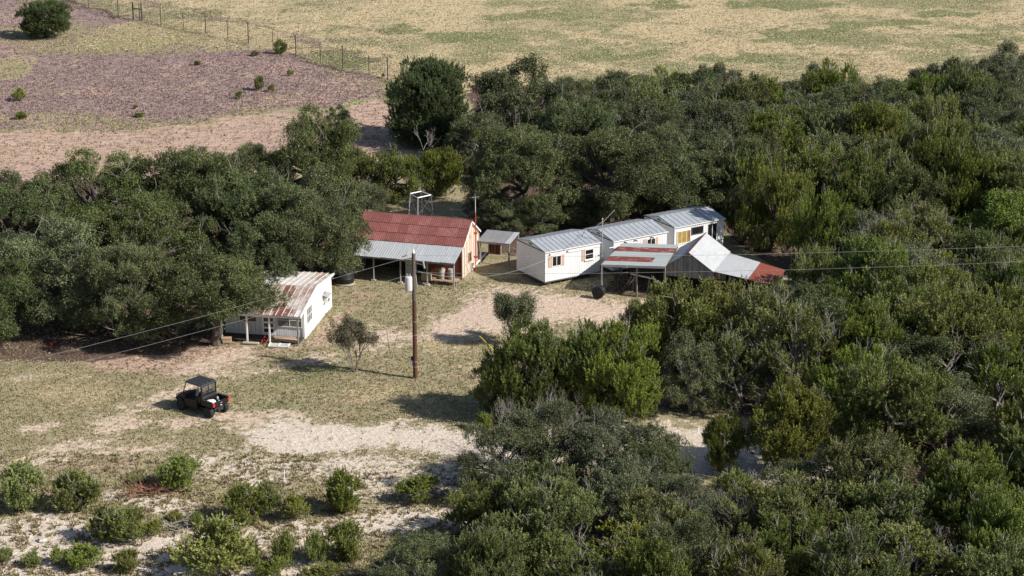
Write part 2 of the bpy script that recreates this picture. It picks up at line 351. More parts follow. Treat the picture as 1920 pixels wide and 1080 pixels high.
def masks(X, Y):
    px, py = to_px(X, Y)
    wx = (fbm(X * .30, Y * .30, 5) - .5); wy = (fbm(X * .30, Y * .30, 9) - .5)
    px = px + wx * 60; py = py + wy * 22
    n1 = fbm(X * .45, Y * .45, 21); n2 = fbm(X * 1.6, Y * 1.6, 33, 3); n3 = fbm(X * .12, Y * .12, 41)
    out = {k: np.zeros(X.shape) for k in ('bare', 'caliche', 'straw', 'purple', 'green', 'litter', 'pink')}
    def add(k, m): out[k] = np.maximum(out[k], m)
    nn = (n2 - .5) * 60 + (n1 - .5) * 55
    add('bare', sst(sdist(px, py, YARD_BARE) + nn * 1.3, -45, 60) * .95)
    rd = sdist(px, py, ROAD)
    add('caliche', sst(rd + nn * .9, -26, 30))
    add('caliche', sst(sdist(px, py, POOR) * .5 + nn * .9, -25, 40) * .74)
    for o in OUTCROP: add('caliche', sst(sdist(px, py, o) + nn * .8, -22, 26) * .95)
    for o in TRACKS: add('bare', sst(sdist(px, py, o) + nn * .6, -26, 20) * .72)
    add('pink', sst(sdist(px, py, CABIN_DIRT) + nn, -30, 40) * .85)
    add('pink', sst(sdist(px, py, STRIP) + nn * .3, -4, 12))
    add('purple', sst(sdist(px, py, PURPLE) + nn * .35, -12, 12)); add('pink', sst(sdist(px, py, PURPLE), -2, 6) * sst(n1 * .6 + n3 * .5, .50, .75) * .6)
    for o in YGREEN:
        g = sst(sdist(px, py, o) + nn * .35, -5, 10); add('green', g * .6); add('straw', g * .8); out['purple'] = out['purple'] * (1 - g)
    pa = sst(sdist(px, py, PASTURE), -3, 4) * (1 - out['purple'])
    st = sst(n1 * .35 + n3 * .65, .35, .66)
    for (u, v, a, b) in PSTRAW: st = np.maximum(st, sst(1 - ((px-u)/a)**2 - ((py-v)/b)**2 + (n1-.5)*2.2, 0, .7) * .95)
    gr = np.zeros(X.shape)
    for (u, v, a, b) in PGREEN: gr = np.maximum(gr, sst(1 - ((px-u)/a)**2 - ((py-v)/b)**2 + (n1-.5)*2.4, 0, .9))
    add('straw', pa * np.maximum(.30, st) * (1 - .75 * gr)); add('green', pa * np.maximum(gr, .12 + .5 * sst(n3 * .6 + n1 * .4, .5, .38)))
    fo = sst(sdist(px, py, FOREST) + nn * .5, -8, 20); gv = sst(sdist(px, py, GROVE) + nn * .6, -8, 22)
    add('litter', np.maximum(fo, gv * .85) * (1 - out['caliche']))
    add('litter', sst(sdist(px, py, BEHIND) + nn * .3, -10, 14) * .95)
    add('litter', sst(sdist(px, py, CARPORT_SHADE) + nn * .3, -6, 14) * .9)  # carport shade painted into the ground colour, on top of real leaf litter
    for o in FTRACK: add('litter', sst(sdist(px, py, o) + nn * .12, -3, 4) * .45); add('purple', sst(sdist(px, py, o) + nn * .12, -3, 4) * .5)
    for o in FBASE: add('litter', sst(sdist(px, py, o), -4, 3) * .75)
    # greener lawn tracts in the yard
    for (u, v, a, b) in [(560,700,150,40),(640,590,110,40),(520,770,80,30),(280,690,90,16),(380,690,60,6)]:
        add('green', sst(1 - ((px-u)/a)**2 - ((py-v)/b)**2 + (n1-.5)*1.6, 0, 1.0) * .55)
    for (u, v, a, b) in [(700,735,120,26),(830,640,110,40),(560,720,80,12),(120,740,150,30),(120,700,60,10),(900,700,60,30)]:
        add('straw', sst(1 - ((px-u)/a)**2 - ((py-v)/b)**2 + (n1-.5)*1.8, 0, 1.0) * .50)
    for (u, v, a, b) in [(880,700,60,16),(660,772,70,10),(180,870,150,24),(30,930,120,16),(620,745,60,8),(330,905,60,12)]:
        add('pink', sst(1 - ((px-u)/a)**2 - ((py-v)/b)**2 + (n1-.5)*1.8, 0, 1.0) * .55)
    out['tone'] = sst(fbm(X * .08 + 3, Y * .10, 61, 3), .45, .70)
    return out

# ------------------------------------------------------------------ the ground
def ground_material():
    t = NT('ground_soil_and_grass'); c = t.coord()
    def attr(n):
        a = t.n('ShaderNodeVertexColor', layer_name=n); s = t.n('ShaderNodeSeparateColor'); t.l(a.outputs['Color'], s.inputs[0]); return s.outputs
    a, b, d = attr('cover_a'), attr('cover_b'), attr('cover_c')
    f1 = t.noise(c, 2.2, 4, .65); f2 = t.noise(c, 7.0, 3, .6); f3 = t.noise(c, .7, 4, .6); f4 = t.noise(c, 1.1, 5, .7, (1, .8, 1))
    def fac(m, amt=1.1, lo=.36, hi=.64, n=None):
        x = t.math('ADD', m, t.math('MULTIPLY', t.math('SUBTRACT', n if n is not None else f1, .5), amt))
        return t.ramp(x, lo, hi)
    grass = t.mix(t.ramp(f3, .35, .65), (0.235, 0.210, 0.118), (0.365, 0.315, 0.20))
    grass = t.mix(t.ramp(f1, .45, .72), grass, (0.34, 0.29, 0.19))
    col = t.mix(fac(a['Green'], 1.3, .15, .85), grass, (0.50, 0.405, 0.255))
    col = t.mix(t.math('MULTIPLY', fac(b['Red'], .8, .3, .8), .8), col, (0.150, 0.170, 0.070))
    pur = t.mix(t.ramp(f4, .38, .62), (0.235, 0.168, 0.155), (0.335, 0.252, 0.235))
    pur = t.mix(t.math('MULTIPLY', d['Green'], .75), pur, (0.30, 0.265, 0.155))
    col = t.mix(fac(a['Blue'], 1.0, .3, .7), col, pur)
    f5 = t.noise(c, .9, 6, .75, (.5, 1.5, 1)); pink = t.mix(t.ramp(f5, .38, .60), (0.345, 0.240, 0.185), (0.54, 0.395, 0.315))
    col = t.mix(fac(b['Blue'], 1.8, .3, .7), col, pink)
    lit = t.mix(t.ramp(f2, .4, .6), (0.07, 0.05, 0.038), (0.16, 0.11, 0.085))  # leaf litter colour, reused for the shade painted under the carport
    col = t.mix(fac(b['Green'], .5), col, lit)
    bare = t.mix(t.ramp(f1, .35, .65), (0.50, 0.385, 0.30), (0.61, 0.49, 0.395))
    col = t.mix(fac(a['Red'], 2.4, .30, .70, f1), col, bare)
    cal = t.mix(t.ramp(f2, .35, .65), (0.53, 0.455, 0.38), (0.64, 0.555, 0.47))
    col = t.mix(fac(d['Red'], 2.4, .30, .70, f1), col, cal)
    v = t.mix(t.ramp(f2, .3, .7), (0.72, 0.72, 0.72), (1.16, 1.16, 1.16))
    col = t.mix(t.ramp(d['Red'], .3, 1, 1, .45), col, t.mix(1.0, col, v, 'MULTIPLY'))
    t.l(col, t.b.inputs['Base Color']); t.b.inputs['Roughness'].default_value = .95; t.b.inputs['Specular IOR Level'].default_value = .1
    h = t.math('ADD', t.math('MULTIPLY', f2, .5), f1); t.bump(h, .8, .16)
    return t.m

def axis(a, b, step, far):
    mid = np.arange(a, b + step / 2, step); lo = []; hi = []; x = step; p = a; q = b
    while x < 400:
        x *= 1.6; p -= x; q += x; lo.append(p); hi.append(q)
    return np.r_[lo[::-1], mid, hi]
def ground_height(X, Y):
    """gentle relief of a few centimetres; the buildings stand on it"""
    return (fbm(X * .22, Y * .22, 71, 3) - .5) * .16 + (fbm(X * .9, Y * .9, 77, 2) - .5) * .05
gx = axis(-84, 84, .5, 0); gy = axis(84, 300, .5, 0)
GX, GY = np.meshgrid(gx, gy); X, Y = GX.ravel(), GY.ravel()
mk = masks(X, Y)
Z = ground_height(X, Y) - .06
nx, ny = len(gx), len(gy); idx = np.arange(nx * ny).reshape(ny, nx)
faces = np.stack([idx[:-1, :-1], idx[:-1, 1:], idx[1:, 1:], idx[1:, :-1]], -1).reshape(-1, 4)
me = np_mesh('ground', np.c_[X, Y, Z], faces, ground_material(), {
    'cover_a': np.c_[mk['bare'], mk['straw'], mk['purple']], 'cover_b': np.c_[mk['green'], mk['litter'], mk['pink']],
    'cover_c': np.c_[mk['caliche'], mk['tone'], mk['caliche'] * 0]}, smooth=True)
tag(link_mesh('ground', me), kind='structure')

# ------------------------------------------------------------------ grass tufts (stuff)
def tufts(name, label, cat, n, region, hmin, hmax, width, blades, colfn, keep, seed, mat, lean=.6, jit=.2):
    r = np.random.default_rng(seed)
    u = r.uniform(region[0], region[2], n); v = r.uniform(region[1], region[3], n)
    x = (u - 960) / F_PX; y = -(v - 540) / F_PX
    dx, dy, dz = x, math.cos(PITCH) + y * math.sin(PITCH), -math.sin(PITCH) + y * math.cos(PITCH)
    t = -CAM_H / dz; X, Y = dx * t, dy * t
    m = masks(X, Y); k = r.random(n) < keep(m, X, Y, u, v); X, Y = X[k], Y[k]; m = {a: b[k] for a, b in m.items()}; n = len(X)
    col, ck = colfn(m, r, n)
    Z = ground_height(X, Y) - .08
    ang = r.uniform(0, 6.283, (n, blades)); rad = r.uniform(.0, width, (n, blades)); h = (r.uniform(hmin, hmax, (n, 1)) * r.uniform(.6, 1.1, (n, blades))) + .04
    bx = X[:, None] + np.cos(ang) * rad; by = Y[:, None] + np.sin(ang) * rad
    tx = bx + np.cos(ang) * h * lean * r.uniform(.3, 1, (n, blades)); ty = by + np.sin(ang) * h * lean * r.uniform(.3, 1, (n, blades))
    wv = width * .42; a2 = ang + 1.57 + r.uniform(-.6, .6, (n, blades))
    A = np.stack([bx - np.cos(a2) * wv, by - np.sin(a2) * wv, np.broadcast_to(Z[:, None], bx.shape)], -1)
    B = np.stack([bx + np.cos(a2) * wv, by + np.sin(a2) * wv, np.broadcast_to(Z[:, None], bx.shape)], -1)
    C = np.stack([tx, ty, Z[:, None] + h], -1)
    V = np.stack([A, B, C], 2).reshape(-1, 3); Fc = np.arange(len(V)).reshape(-1, 3)
    cc = np.repeat(np.repeat(col, blades, 0) * r.uniform(1 - jit, 1 + jit, (n * blades, 1)), 3, 0)
    me = np_mesh(name, V, Fc, mat, {'tint': cc}); o = link_mesh(name, me); tag(o, label, cat, kind='stuff'); return o
def M_tuft():
    t = NT('grass_blades'); a = t.n('ShaderNodeVertexColor', layer_name='tint'); t.l(a.outputs['Color'], t.b.inputs['Base Color'])
    t.b.inputs['Roughness'].default_value = .8; t.b.inputs['Specular IOR Level'].default_value = .1
    tr = t.n('ShaderNodeBsdfTranslucent'); t.l(a.outputs['Color'], tr.inputs['Color']); mx = t.n('ShaderNodeMixShader'); mx.inputs[0].default_value = .3
    t.l(t.b.outputs[0], mx.inputs[1]); t.l(tr.outputs[0], mx.inputs[2]); t.l(mx.outputs[0], t.t.nodes['Material Output'].inputs['Surface'])
    return t.m
TUFT = M_tuft()
def yard_col(m, r, n):
    g = np.array([.31, .28, .16]); s = np.array([.52, .44, .28]); gr = np.array([.15, .185, .07]); p = np.array([.30, .21, .16])
    c = np.repeat(g[None], n, 0)
    k = np.clip(m['straw'] + r.random(n) * .6 - .15, 0, 1)[:, None]; c = c * (1 - k) + s * k
    k = np.clip(m['green'] * .9, 0, 1)[:, None]; c = c * (1 - k) + gr * k
    k = np.clip(m['pink'] * .8 + m['purple'], 0, 1)[:, None]; c = c * (1 - k) + p * k
    return c, None
tufts('yard_grass', 'short dry grass growing over the yard around the vehicle', 'grass', 58000, (-40, 520, 1200, 1100), .04, .13, .13, 3, yard_col,
      lambda m, X, Y, u, v: np.clip(1 - 1.15 * m['bare'] - 1.0 * m['caliche'] - m['litter'] * .7 - m['pink'] * .45, .03, 1), 3, TUFT)
def out_col(m, r, n):
    a = np.array([.26, .20, .13]); b = np.array([.30, .27, .14]); k = r.random(n)[:, None]; return a * (1 - k) + b * k, None
tufts('bunch_grass', 'clumps of brownish bunch grass on the pale stony ground in front', 'grass', 6500, (-40, 850, 960, 1120), .08, .22, .15, 7, out_col,
      lambda m, X, Y, u, v: np.where((v > 850) & ~((v < 880) & (u > 600)), .22 + .6 * (fbm(X * .5, Y * .5, 91) > .50), 0), 4, TUFT, .9)
def past_col(m, r, n):
    s = np.array([.57, .495, .32]); g = np.array([.41, .42, .24]); b = np.array([.40, .34, .22])
    k = np.clip(m['straw'] * 1.1 + r.normal(0, .10, n), 0, 1)[:, None]; c = g * (1 - k) + s * k
    k = (r.random(n) < .12)[:, None]; return np.where(k, b, c), None
tufts('pasture_grass', 'tall straw coloured grass of the open pasture beyond the fence', 'grass', 60000, (100, -60, 2000, 200), .03, .14, .24, 4, past_col,
      lambda m, X, Y, u, v: (1 - m['purple']) * (1 - m['pink']) * (m['litter'] < .5), 6, TUFT, .9, .08)
def pur_col(m, r, n):
    a = np.array([.255, .180, .170]); b = np.array([.385, .290, .270]); k = r.random(n)[:, None]; c = a * (1 - k) + b * k
    k = (r.random(n) < m['tone'] * .5 + .5 * m['green'])[:, None]; return np.where(k, np.array([.36, .35, .17]), c), None
tufts('dead_weeds', 'purplish brown dead weeds covering the left field', 'weeds', 50000, (-100, -60, 760, 345), .05, .17, .22, 3, pur_col,
      lambda m, X, Y, u, v: np.clip(m['purple'] + m['green'] + .22 * m['pink'], 0, 1), 8, TUFT, .9)

# ------------------------------------------------------------------ trees: shapes
def unit(a): return a / np.maximum(np.linalg.norm(a, axis=-1, keepdims=True), 1e-6)
def rdir(r, n): return unit(r.normal(size=(n, 3)))
def cards(c, du, dv, su, sv):
    """small three cornered leaf sprigs"""
    V = np.stack([c + du * su, c - du * su * .7 - dv * sv, c - du * su * .7 + dv * sv], 1).reshape(-1, 3)
    return V, np.arange(len(V)).reshape(-1, 3)

def blob_centres(r, W, H, n, zlow=-.35, zc=.58, zr=.42, shrink=(.5, .82)):
    d = rdir(r, n * 3); d = d[d[:, 2] > zlow][:n]
    k = r.uniform(*shrink, len(d))[:, None]
    low = d[:, 2] < 0; h = np.hypot(d[:, 0], d[:, 1]) + 1e-6; hn = np.where(low, (1 - np.abs(d[:, 2]) ** 3) ** (1 / 3), h); d[:, :2] *= (hn / h)[:, None]
    c = d * k * np.array([W / 2, W / 2, H * zr]); c[:, 2] += H * zc
    if zlow < -.8: c[:, 2] = np.where(low, H * zc + d[:, 2] * .93 * H * (zc - .03), c[:, 2])
    return c
def oak_crown(seed, W, H, nb, rb, dens, leaf, mat, per=7, zlow=-.6, name='crown', hole=0.0, zc=.50, zr=.46, shrink=(.5, .9)):
    r = np.random.default_rng(seed); cs = []; tint = []
    B = blob_centres(r, W, H, nb, zlow, zc, zr, shrink)
    ex = r.uniform(-.1, .1, 2) * W
    for b in B:
        rad = r.uniform(*rb); n = int(4 * math.pi * rad * rad * dens)
        d = rdir(r, n); d[:, 2] = np.where(d[:, 2] < -.45, -d[:, 2], d[:, 2])
        k = r.uniform(.55, 1.08, (n, 1)); sq = np.array([1, 1, .72])
        p = b + d * k * rad * sq
        bump = vnoise(p[:, 0] * 1.3 + 50, p[:, 1] * 1.3 + p[:, 2] * 1.1 + 50, seed)
        keep = (bump > .24 + hole) & (vnoise(p[:, 0] * 3 + p[:, 2] * 1.7 + 90, p[:, 1] * 3 - p[:, 2] * 1.3 + 90, seed + 5) > .20); cs.append(p[keep]); tint.append(np.full(keep.sum(), r.uniform(.2, .7)))
    C = np.concatenate(cs); T = np.concatenate(tint) + r.uniform(-.28, .28, len(C)); N = len(C)
    c = np.repeat(C, per, 0) + r.normal(0, leaf * 1.5, (N * per, 3))
    c[:, 2] = np.maximum(c[:, 2], .35)
    n = unit(rdir(r, N * per) + np.array([0, 0, .35])); du = unit(np.cross(n, rdir(r, N * per))); dv = np.cross(n, du)
    s = leaf * r.uniform(.6, 1.25, (N * per, 1)); V, Fc = cards(c, du, dv, s, s * .62)
    t = np.clip(np.repeat(T, per) + r.uniform(-.2, .2, N * per), 0, 1)
    return np_mesh(name, V, Fc, mat, {'tint': np.repeat(np.c_[t, t, t], 3, 0)}), B

def juniper_crown(seed, W, H, nb, rb, dens, mat, plume=(.35, .62), per=20, up=.9, name='crown', zlow=-.97, cone=.22, zc=.46, zr=.54, size=1.0, hole=0.0):
    r = np.random.default_rng(seed); P = []; A = []; T = []
    B = blob_centres(r, W, H, nb, zlow, zc, zr, (.35, .80))
    f = 1 - cone * np.clip((B[:, 2:3] - H * .4) / (H * .6), 0, 1); B[:, :2] *= f
    for b in B:
        rad = r.uniform(*rb); n = int(4 * math.pi * rad * rad * dens)
        d = rdir(r, n); d[:, 2] = np.where(d[:, 2] < -.55, -d[:, 2], d[:, 2])
        p = b + d * rad * r.uniform(.45, .92, (n, 1)) * np.array([1, 1, 1.0])
        bump = vnoise(p[:, 0] * 1.5 + 80, p[:, 1] * 1.5 + p[:, 2] + 80, seed); keep = (bump > .25 + hole) & (vnoise(p[:, 0] * 2.6 + p[:, 2] + 90, p[:, 1] * 2.6 - p[:, 2] + 90, seed + 5) > .20)
        P.append(p[keep]); A.append(unit(d[keep] * .55 + np.array([0, 0, up]) + r.normal(0, .22, (keep.sum(), 3)))); T.append(np.full(keep.sum(), r.uniform(.1, .5)))
    P = np.concatenate(P); A = np.concatenate(A); T = np.concatenate(T) + r.uniform(-.15, .25, len(P)); N = len(P)
    L = r.uniform(*plume, N) * np.where(r.random(N) < .12, 1.5, 1)
    t = np.tile(np.linspace(0, 1, per), N) ** .8; p = np.repeat(P, per, 0); a = np.repeat(A, per, 0); l = np.repeat(L, per)
    out = unit(np.cross(a, rdir(r, N * per)))
    spread = (.15 * (1 - t ** 1.4) + .012) * size
    c = p + a * (t * l)[:, None] + out * (spread * r.uniform(.3, 1, N * per))[:, None]
    c[:, 2] = np.maximum(c[:, 2], .12)
    du = unit(a + out * .8 + r.normal(0, .25, (N * per, 3))); dv = unit(np.cross(du, rdir(r, N * per)))
    s = r.uniform(.042, .082, (N * per, 1)) * size
    V, Fc = cards(c, du, dv, s, s * .55)
    tt = np.clip(np.repeat(T, per) - .08 + t * .6 + r.uniform(-.15, .15, N * per), 0, 1)
    return np_mesh(name, V, Fc, mat, {'tint': np.repeat(np.c_[tt, tt, tt], 3, 0)}), B

def branch(mb, rnd, p, q, r0, r1, n=5, seg=4, wob=.18):
    p, q = Vector(p), Vector(q); L = (q - p).length; pts = []; rs = []
    for i in range(seg + 1):
        t = i / seg; x = p.lerp(q, t)
        if 0 < i < seg: x += Vector((rnd.uniform(-1, 1), rnd.uniform(-1, 1), rnd.uniform(-.3, .8))) * L * wob * .5
        pts.append(x); rs.append(r0 + (r1 - r0) * t)
    mb.tube(pts, rs, n, cap=False); return pts
def twig_tree(mb, rnd, p, d, L, r, depth, spread=.6, n=4, gravity=0.05):
    pts = [Vector(p)]; dd = Vector(d).normalized()
    for i in range(3):
        dd = (dd + Vector((rnd.uniform(-1, 1), rnd.uniform(-1, 1), rnd.uniform(-1, 1))) * .22 + Vector((0, 0, gravity))).normalized()
        pts.append(pts[-1] + dd * L / 3)
    mb.tube(pts, [r, r * .85, r * .7, r * .5], n if depth > 1 else 3, cap=False)
    if depth == 0: return
    for k in range(rnd.choice((2, 3, 3))):
        s = pts[rnd.choice((2, 3, 3))]
        nd = (dd + Vector((rnd.uniform(-1, 1), rnd.uniform(-1, 1), rnd.uniform(-.6, 1))) * spread).normalized()
        twig_tree(mb, rnd, s, nd, L * rnd.uniform(.6, .85), r * .55, depth - 1, spread, n, gravity)
def trunk_mesh(seed, B, H, r0, mat, nlimb=12, stems=1, dead=0, W=5, fork=.28):
    rnd = random.Random(seed); mb = MB(); tops = []
    for s in range(stems):
        a = rnd.uniform(0, 6.28); sp = 0 if stems == 1 else .35
        top = Vector((math.cos(a) * sp * 1.6, math.sin(a) * sp * 1.6, H * fork * rnd.uniform(.85, 1.2)))
        branch(mb, rnd, (math.cos(a) * sp * .4, math.sin(a) * sp * .4, -.25), top, r0, r0 * .7, 7); tops.append(top)
    idx = list(range(len(B))); rnd.shuffle(idx)
    for i in idx[:nlimb]:
        q = Vector(B[i]); t = min(tops, key=lambda a: (a - q).length)
        pts = branch(mb, rnd, t, q, r0 * .5, r0 * .14, 5)
        for k in range(2):
            e = q + Vector((rnd.uniform(-1, 1), rnd.uniform(-1, 1), rnd.uniform(-.2, 1))) * W * .12
            branch(mb, rnd, pts[2], e, r0 * .22, r0 * .06, 4, 3)
    for k in range(dead):
        q = Vector(B[rnd.randrange(len(B))]); d = (q - Vector((0, 0, H * .4))).normalized()
        twig_tree(mb, rnd, q * .75 + Vector((0, 0, H * .1)), d, W * .17, .035, 2, .8, 3)
    return mb.mesh('trunk', mat)

VAR = {}     # kind -> list of (crown mesh, trunk mesh, W, H)
def add_var(kind, crown, trunk, W, H, extra=None): VAR.setdefault(kind, []).append((crown, trunk, W, H, extra))
def dead_mesh(seed, B, W, H, n):
    rnd = random.Random(seed); mb = MB()
    for k in range(n):
        q = Vector(B[rnd.randrange(len(B))]); d = (q - Vector((0, 0, H * .35))).normalized() + Vector((0, 0, .35))
        twig_tree(mb, rnd, Vector((q.x * .8, q.y * .8, q.z * .92)), d + Vector((0, -.4, 0)), W * .10 + .3, .026, 2, .9, 3)
    return mb.mesh('dead_twigs', M['dead_wood'])
for i in range(3):
    c, B = oak_crown(100 + i, 11, 8, 66, (.7, 1.5), 8.0, .072, L_OAK, per=15, zlow=-.82, shrink=(.5, .95))
    add_var('oak_large', c, trunk_mesh(i, B, 8, .38, M['bark_dark'], 16, W=11), 11, 8, dead_mesh(700 + i, B, 11, 8, 5))
for i in range(3):
    c, B = oak_crown(120 + i, 8.4, 7, 58, (.6, 1.25), 8.0, .068, L_OAK_GREY, per=14, zlow=-.9)
    add_var('oak_grey', c, trunk_mesh(20 + i, B, 7, .24, M['bark_grey'], 16, W=8.4), 8.4, 7, dead_mesh(720 + i, B, 8.4, 7, 10))
for i in range(2):
    c, B = oak_crown(140 + i, 8.4, 7, 54, (.6, 1.25), 8.0, .068, L_OAK, per=14, zlow=-.9)
    add_var('oak_green', c, trunk_mesh(30 + i, B, 7, .24, M['bark_dark'], 14, W=8.4), 8.4, 7, dead_mesh(730 + i, B, 8.4, 7, 8))
for i in range(4):
    c, B = juniper_crown(200 + i, 8, 7, 56, (.6, 1.25), 5.6, L_JUN, per=36)
    add_var('juniper', c, trunk_mesh(40 + i, B, 7, .2, M['bark_dark'], 14, 2, W=8), 8, 7, dead_mesh(740 + i, B, 8, 7, 16))
for i in range(2):
    c, B = juniper_crown(220 + i, 7.5, 7, 46, (.5, 1.0), 5.4, L_JUN, per=36, hole=.12)
    add_var('juniper_open', c, trunk_mesh(50 + i, B, 7, .2, M['bark_grey'], 18, 2, W=7.5), 7.5, 7, dead_mesh(750 + i, B, 7.5, 7, 30))
for i in range(4):
    c, B = juniper_crown(240 + i, 2.7, 2.4, 20, (.30, .52), 15, L_YELLOWB, plume=(.28, .6), per=34, cone=.35, zc=.45, zr=.5, size=.8)
    add_var('juniper_bush', c, trunk_mesh(60 + i, B, 2.4, .05, M['bark_dark'], 7, 2, W=2.7), 2.7, 2.4, dead_mesh(760 + i, B, 2.7, 2.4, 5))
c, B = juniper_crown(260, 8.2, 7.8, 100, (.8, 1.2), 5.4, L_JUN_DARK, per=34, cone=.12, zc=.46, zr=.52)
c2_, B2 = oak_crown(150, 9.5, 8, 50, (.7, 1.4), 7.5, .072, L_OAK, per=14, zlow=-.62, zc=.55, zr=.44)
add_var('oak_high', c2_, trunk_mesh(33, B2, 8, .34, M['bark_dark'], 16, W=9.5), 9.5, 8, dead_mesh(735, B2, 9.5, 8, 4))
add_var('juniper_big', c, trunk_mesh(70, B, 7.8, .3, M['bark_dark'], 10, 1, W=8), 8.2, 7.8)
c, B = oak_crown(270, 7, 7, 46, (.8, 1.2), 8, .085, L_HACK, per=11)
add_var('hackberry', c, trunk_mesh(71, B, 7, .2, M['bark_grey'], 14, W=7), 7, 7)

def myrtle(seed, W, H, mat, dens=1.0):
    rnd = random.Random(seed); r = np.random.default_rng(seed); mb = MB(); tips = []
    def grow(p, d, L, rad, depth):
        pts = [Vector(p)]; dd = Vector(d).normalized()
        for i in range(3):
            dd = (dd + Vector((rnd.uniform(-1, 1), rnd.uniform(-1, 1), rnd.uniform(-.3, .6))) * .14).normalized(); pts.append(pts[-1] + dd * L / 3)
        mb.tube(pts, [rad, rad * .85, rad * .7, rad * .5], 5 if depth > 1 else 3, cap=False)
        if depth <= 1: tips.extend([pts[2], pts[3], (pts[2] + pts[3]) / 2])
        if depth:
            for k in range(3): grow(pts[rnd.choice((2, 3))], dd + Vector((rnd.uniform(-1, 1), rnd.uniform(-1, 1), rnd.uniform(-.2, .5))) * .55, L * .68, rad * .6, depth - 1)
    for k in range(7):
        a = k * .9 + rnd.uniform(0, .5); grow((math.cos(a) * .08, math.sin(a) * .08, -.15), (math.cos(a) * .34, math.sin(a) * .34, 1), H * .40, .045, 3)
    T = np.array([tuple(t) for t in tips]); T = T[T[:, 2] > H * .35]
    T[:, :2] *= 1; per = int(22 * dens); c = np.repeat(T, per, 0) + r.normal(0, .15, (len(T) * per, 3))
    n = rdir(r, len(c)); du = unit(np.cross(n, rdir(r, len(c)))); dv = np.cross(n, du); s = r.uniform(.035, .065, (len(c), 1))
    V, Fc = cards(c, du, dv, s, s * .6); t = r.uniform(0, 1, len(c))
    return np_mesh('crown', V, Fc, mat, {'tint': np.repeat(np.c_[t, t, t], 3, 0)}), mb.mesh('trunk', M['bark_grey'])
def dead_tree(seed, W, H, stems=5, depth=4, r0=.09):
    rnd = random.Random(seed); mb = MB(); t = MB()
    for k in range(stems):
        a = k * 6.28 / stems + rnd.uniform(-.4, .4); d = Vector((math.cos(a) * W * .5 / H, math.sin(a) * W * .5 / H, 1)) if stems > 1 else Vector((.1, 0, 1))
        base = Vector((math.cos(a) * .1, math.sin(a) * .1, -.2)); top = base + d.normalized() * H * .3
        branch(t, rnd, base, top, r0, r0 * .75, 6, 3)
        for j in range(2): twig_tree(mb, rnd, top, d + Vector((rnd.uniform(-.5, .5), rnd.uniform(-.5, .5), 0)), H * .3, r0 * .6, depth, .55)
    return mb.mesh('branches', M['dead_wood']), t.mesh('trunk', M['dead_wood'])

TREE_N = {'oak_large': 'live_oak_tree', 'oak_grey': 'live_oak_tree', 'oak_green': 'live_oak_tree', 'oak_high': 'live_oak_tree', 'juniper': 'juniper_tree', 'juniper_open': 'juniper_tree',
          'juniper_bush': 'juniper_bush', 'juniper_big': 'juniper_tree', 'hackberry': 'hackberry_tree'}
R = random.Random(11)
PLACED = []
def tree(kind, u, vb, H, W, label, group=None, var=None, rz=None, crown_only=False):
    vs = VAR[kind]; i = R.randrange(len(vs)) if var is None else var; c, t, W0, H0, dd = vs[i]
    p = at(u, vb); cat = 'bush' if kind == 'juniper_bush' else 'tree'
    o = thing(TREE_N[kind], label, cat, (p.x, p.y, float(ground_height(np.array([p.x]), np.array([p.y]))[0]) - .06), R.uniform(0, 6.28) if rz is None else rz, group)
    o.scale = (W / W0, W / W0, H / H0)
    link_mesh('crown', c, o)
    link_mesh('trunk', t, o)
    if dd is not None: tag(link_mesh('dead_twigs', dd, o), kind='stuff')
    PLACED.append((p.x, p.y, W)); return o

# --- big oak grove on the left
GL = 'live oaks of the big grove'
for a in [
    ('oak_high', 508, 567, 7.0, 7.2, 'live oak close behind the cabin with boughs lying over its pale roof'),
    ('oak_high', 584, 552, 7.4, 8.4, 'spreading live oak behind the cabin corner, reaching the black water tank'),
    ('oak_large', 575, 500, 8.2, 9.6, 'big live oak second behind the cabin, left of the red roof'),
    ('oak_large', 585, 405, 9.2, 8.6, 'tall live oak rising at the back of the left grove, above the tan strip'),
    ('oak_large', 490, 385, 5.6, 5.6, 'small live oak at the left foot of the tall oak that tops the grove'),
    ('oak_large', 385, 470, 8.8, 9.6, 'broad live oak in the middle of the grove, its top against the tan strip'),
    ('oak_large', 470, 500, 8.0, 9.0, 'live oak in the grove just left of the one over the cabin roof'),
    ('oak_large', 195, 480, 8.4, 10.4, 'live oak at the back left of the grove with its top beside the field'),
    ('oak_large', 285, 560, 8.2, 10.2, 'live oak filling the centre of the left grove'),
    ('oak_large', 250, 640, 6.9, 7.8, 'front live oak of the grove with a low rounded crown near the wires'),
    ('oak_high', 408, 645, 6.6, 9.8, 'live oak that covers the left end of the white cabin'),
    ('oak_large', 130, 600, 7.8, 10.4, 'live oak in the grove behind the shaded ground at the left'),
    ('oak_large', 25, 505, 7.6, 9.4, 'live oak at the left border of the photo, higher of the two'),
    ('oak_large', -25, 640, 6.6, 8.0, 'live oak at the left border of the photo, lower of the two'),
    ('oak_grey', 690, 405, 3.2, 3.6, 'low grey green oak bush beside the left end of the red roof'),
    ('oak_green', 632, 250, 2.9, 2.6, 'thin airy little tree standing on the tan strip left of the dark round juniper')]:
    tree(*a, group=GL if a[0] in ('oak_large', 'oak_high') else None)

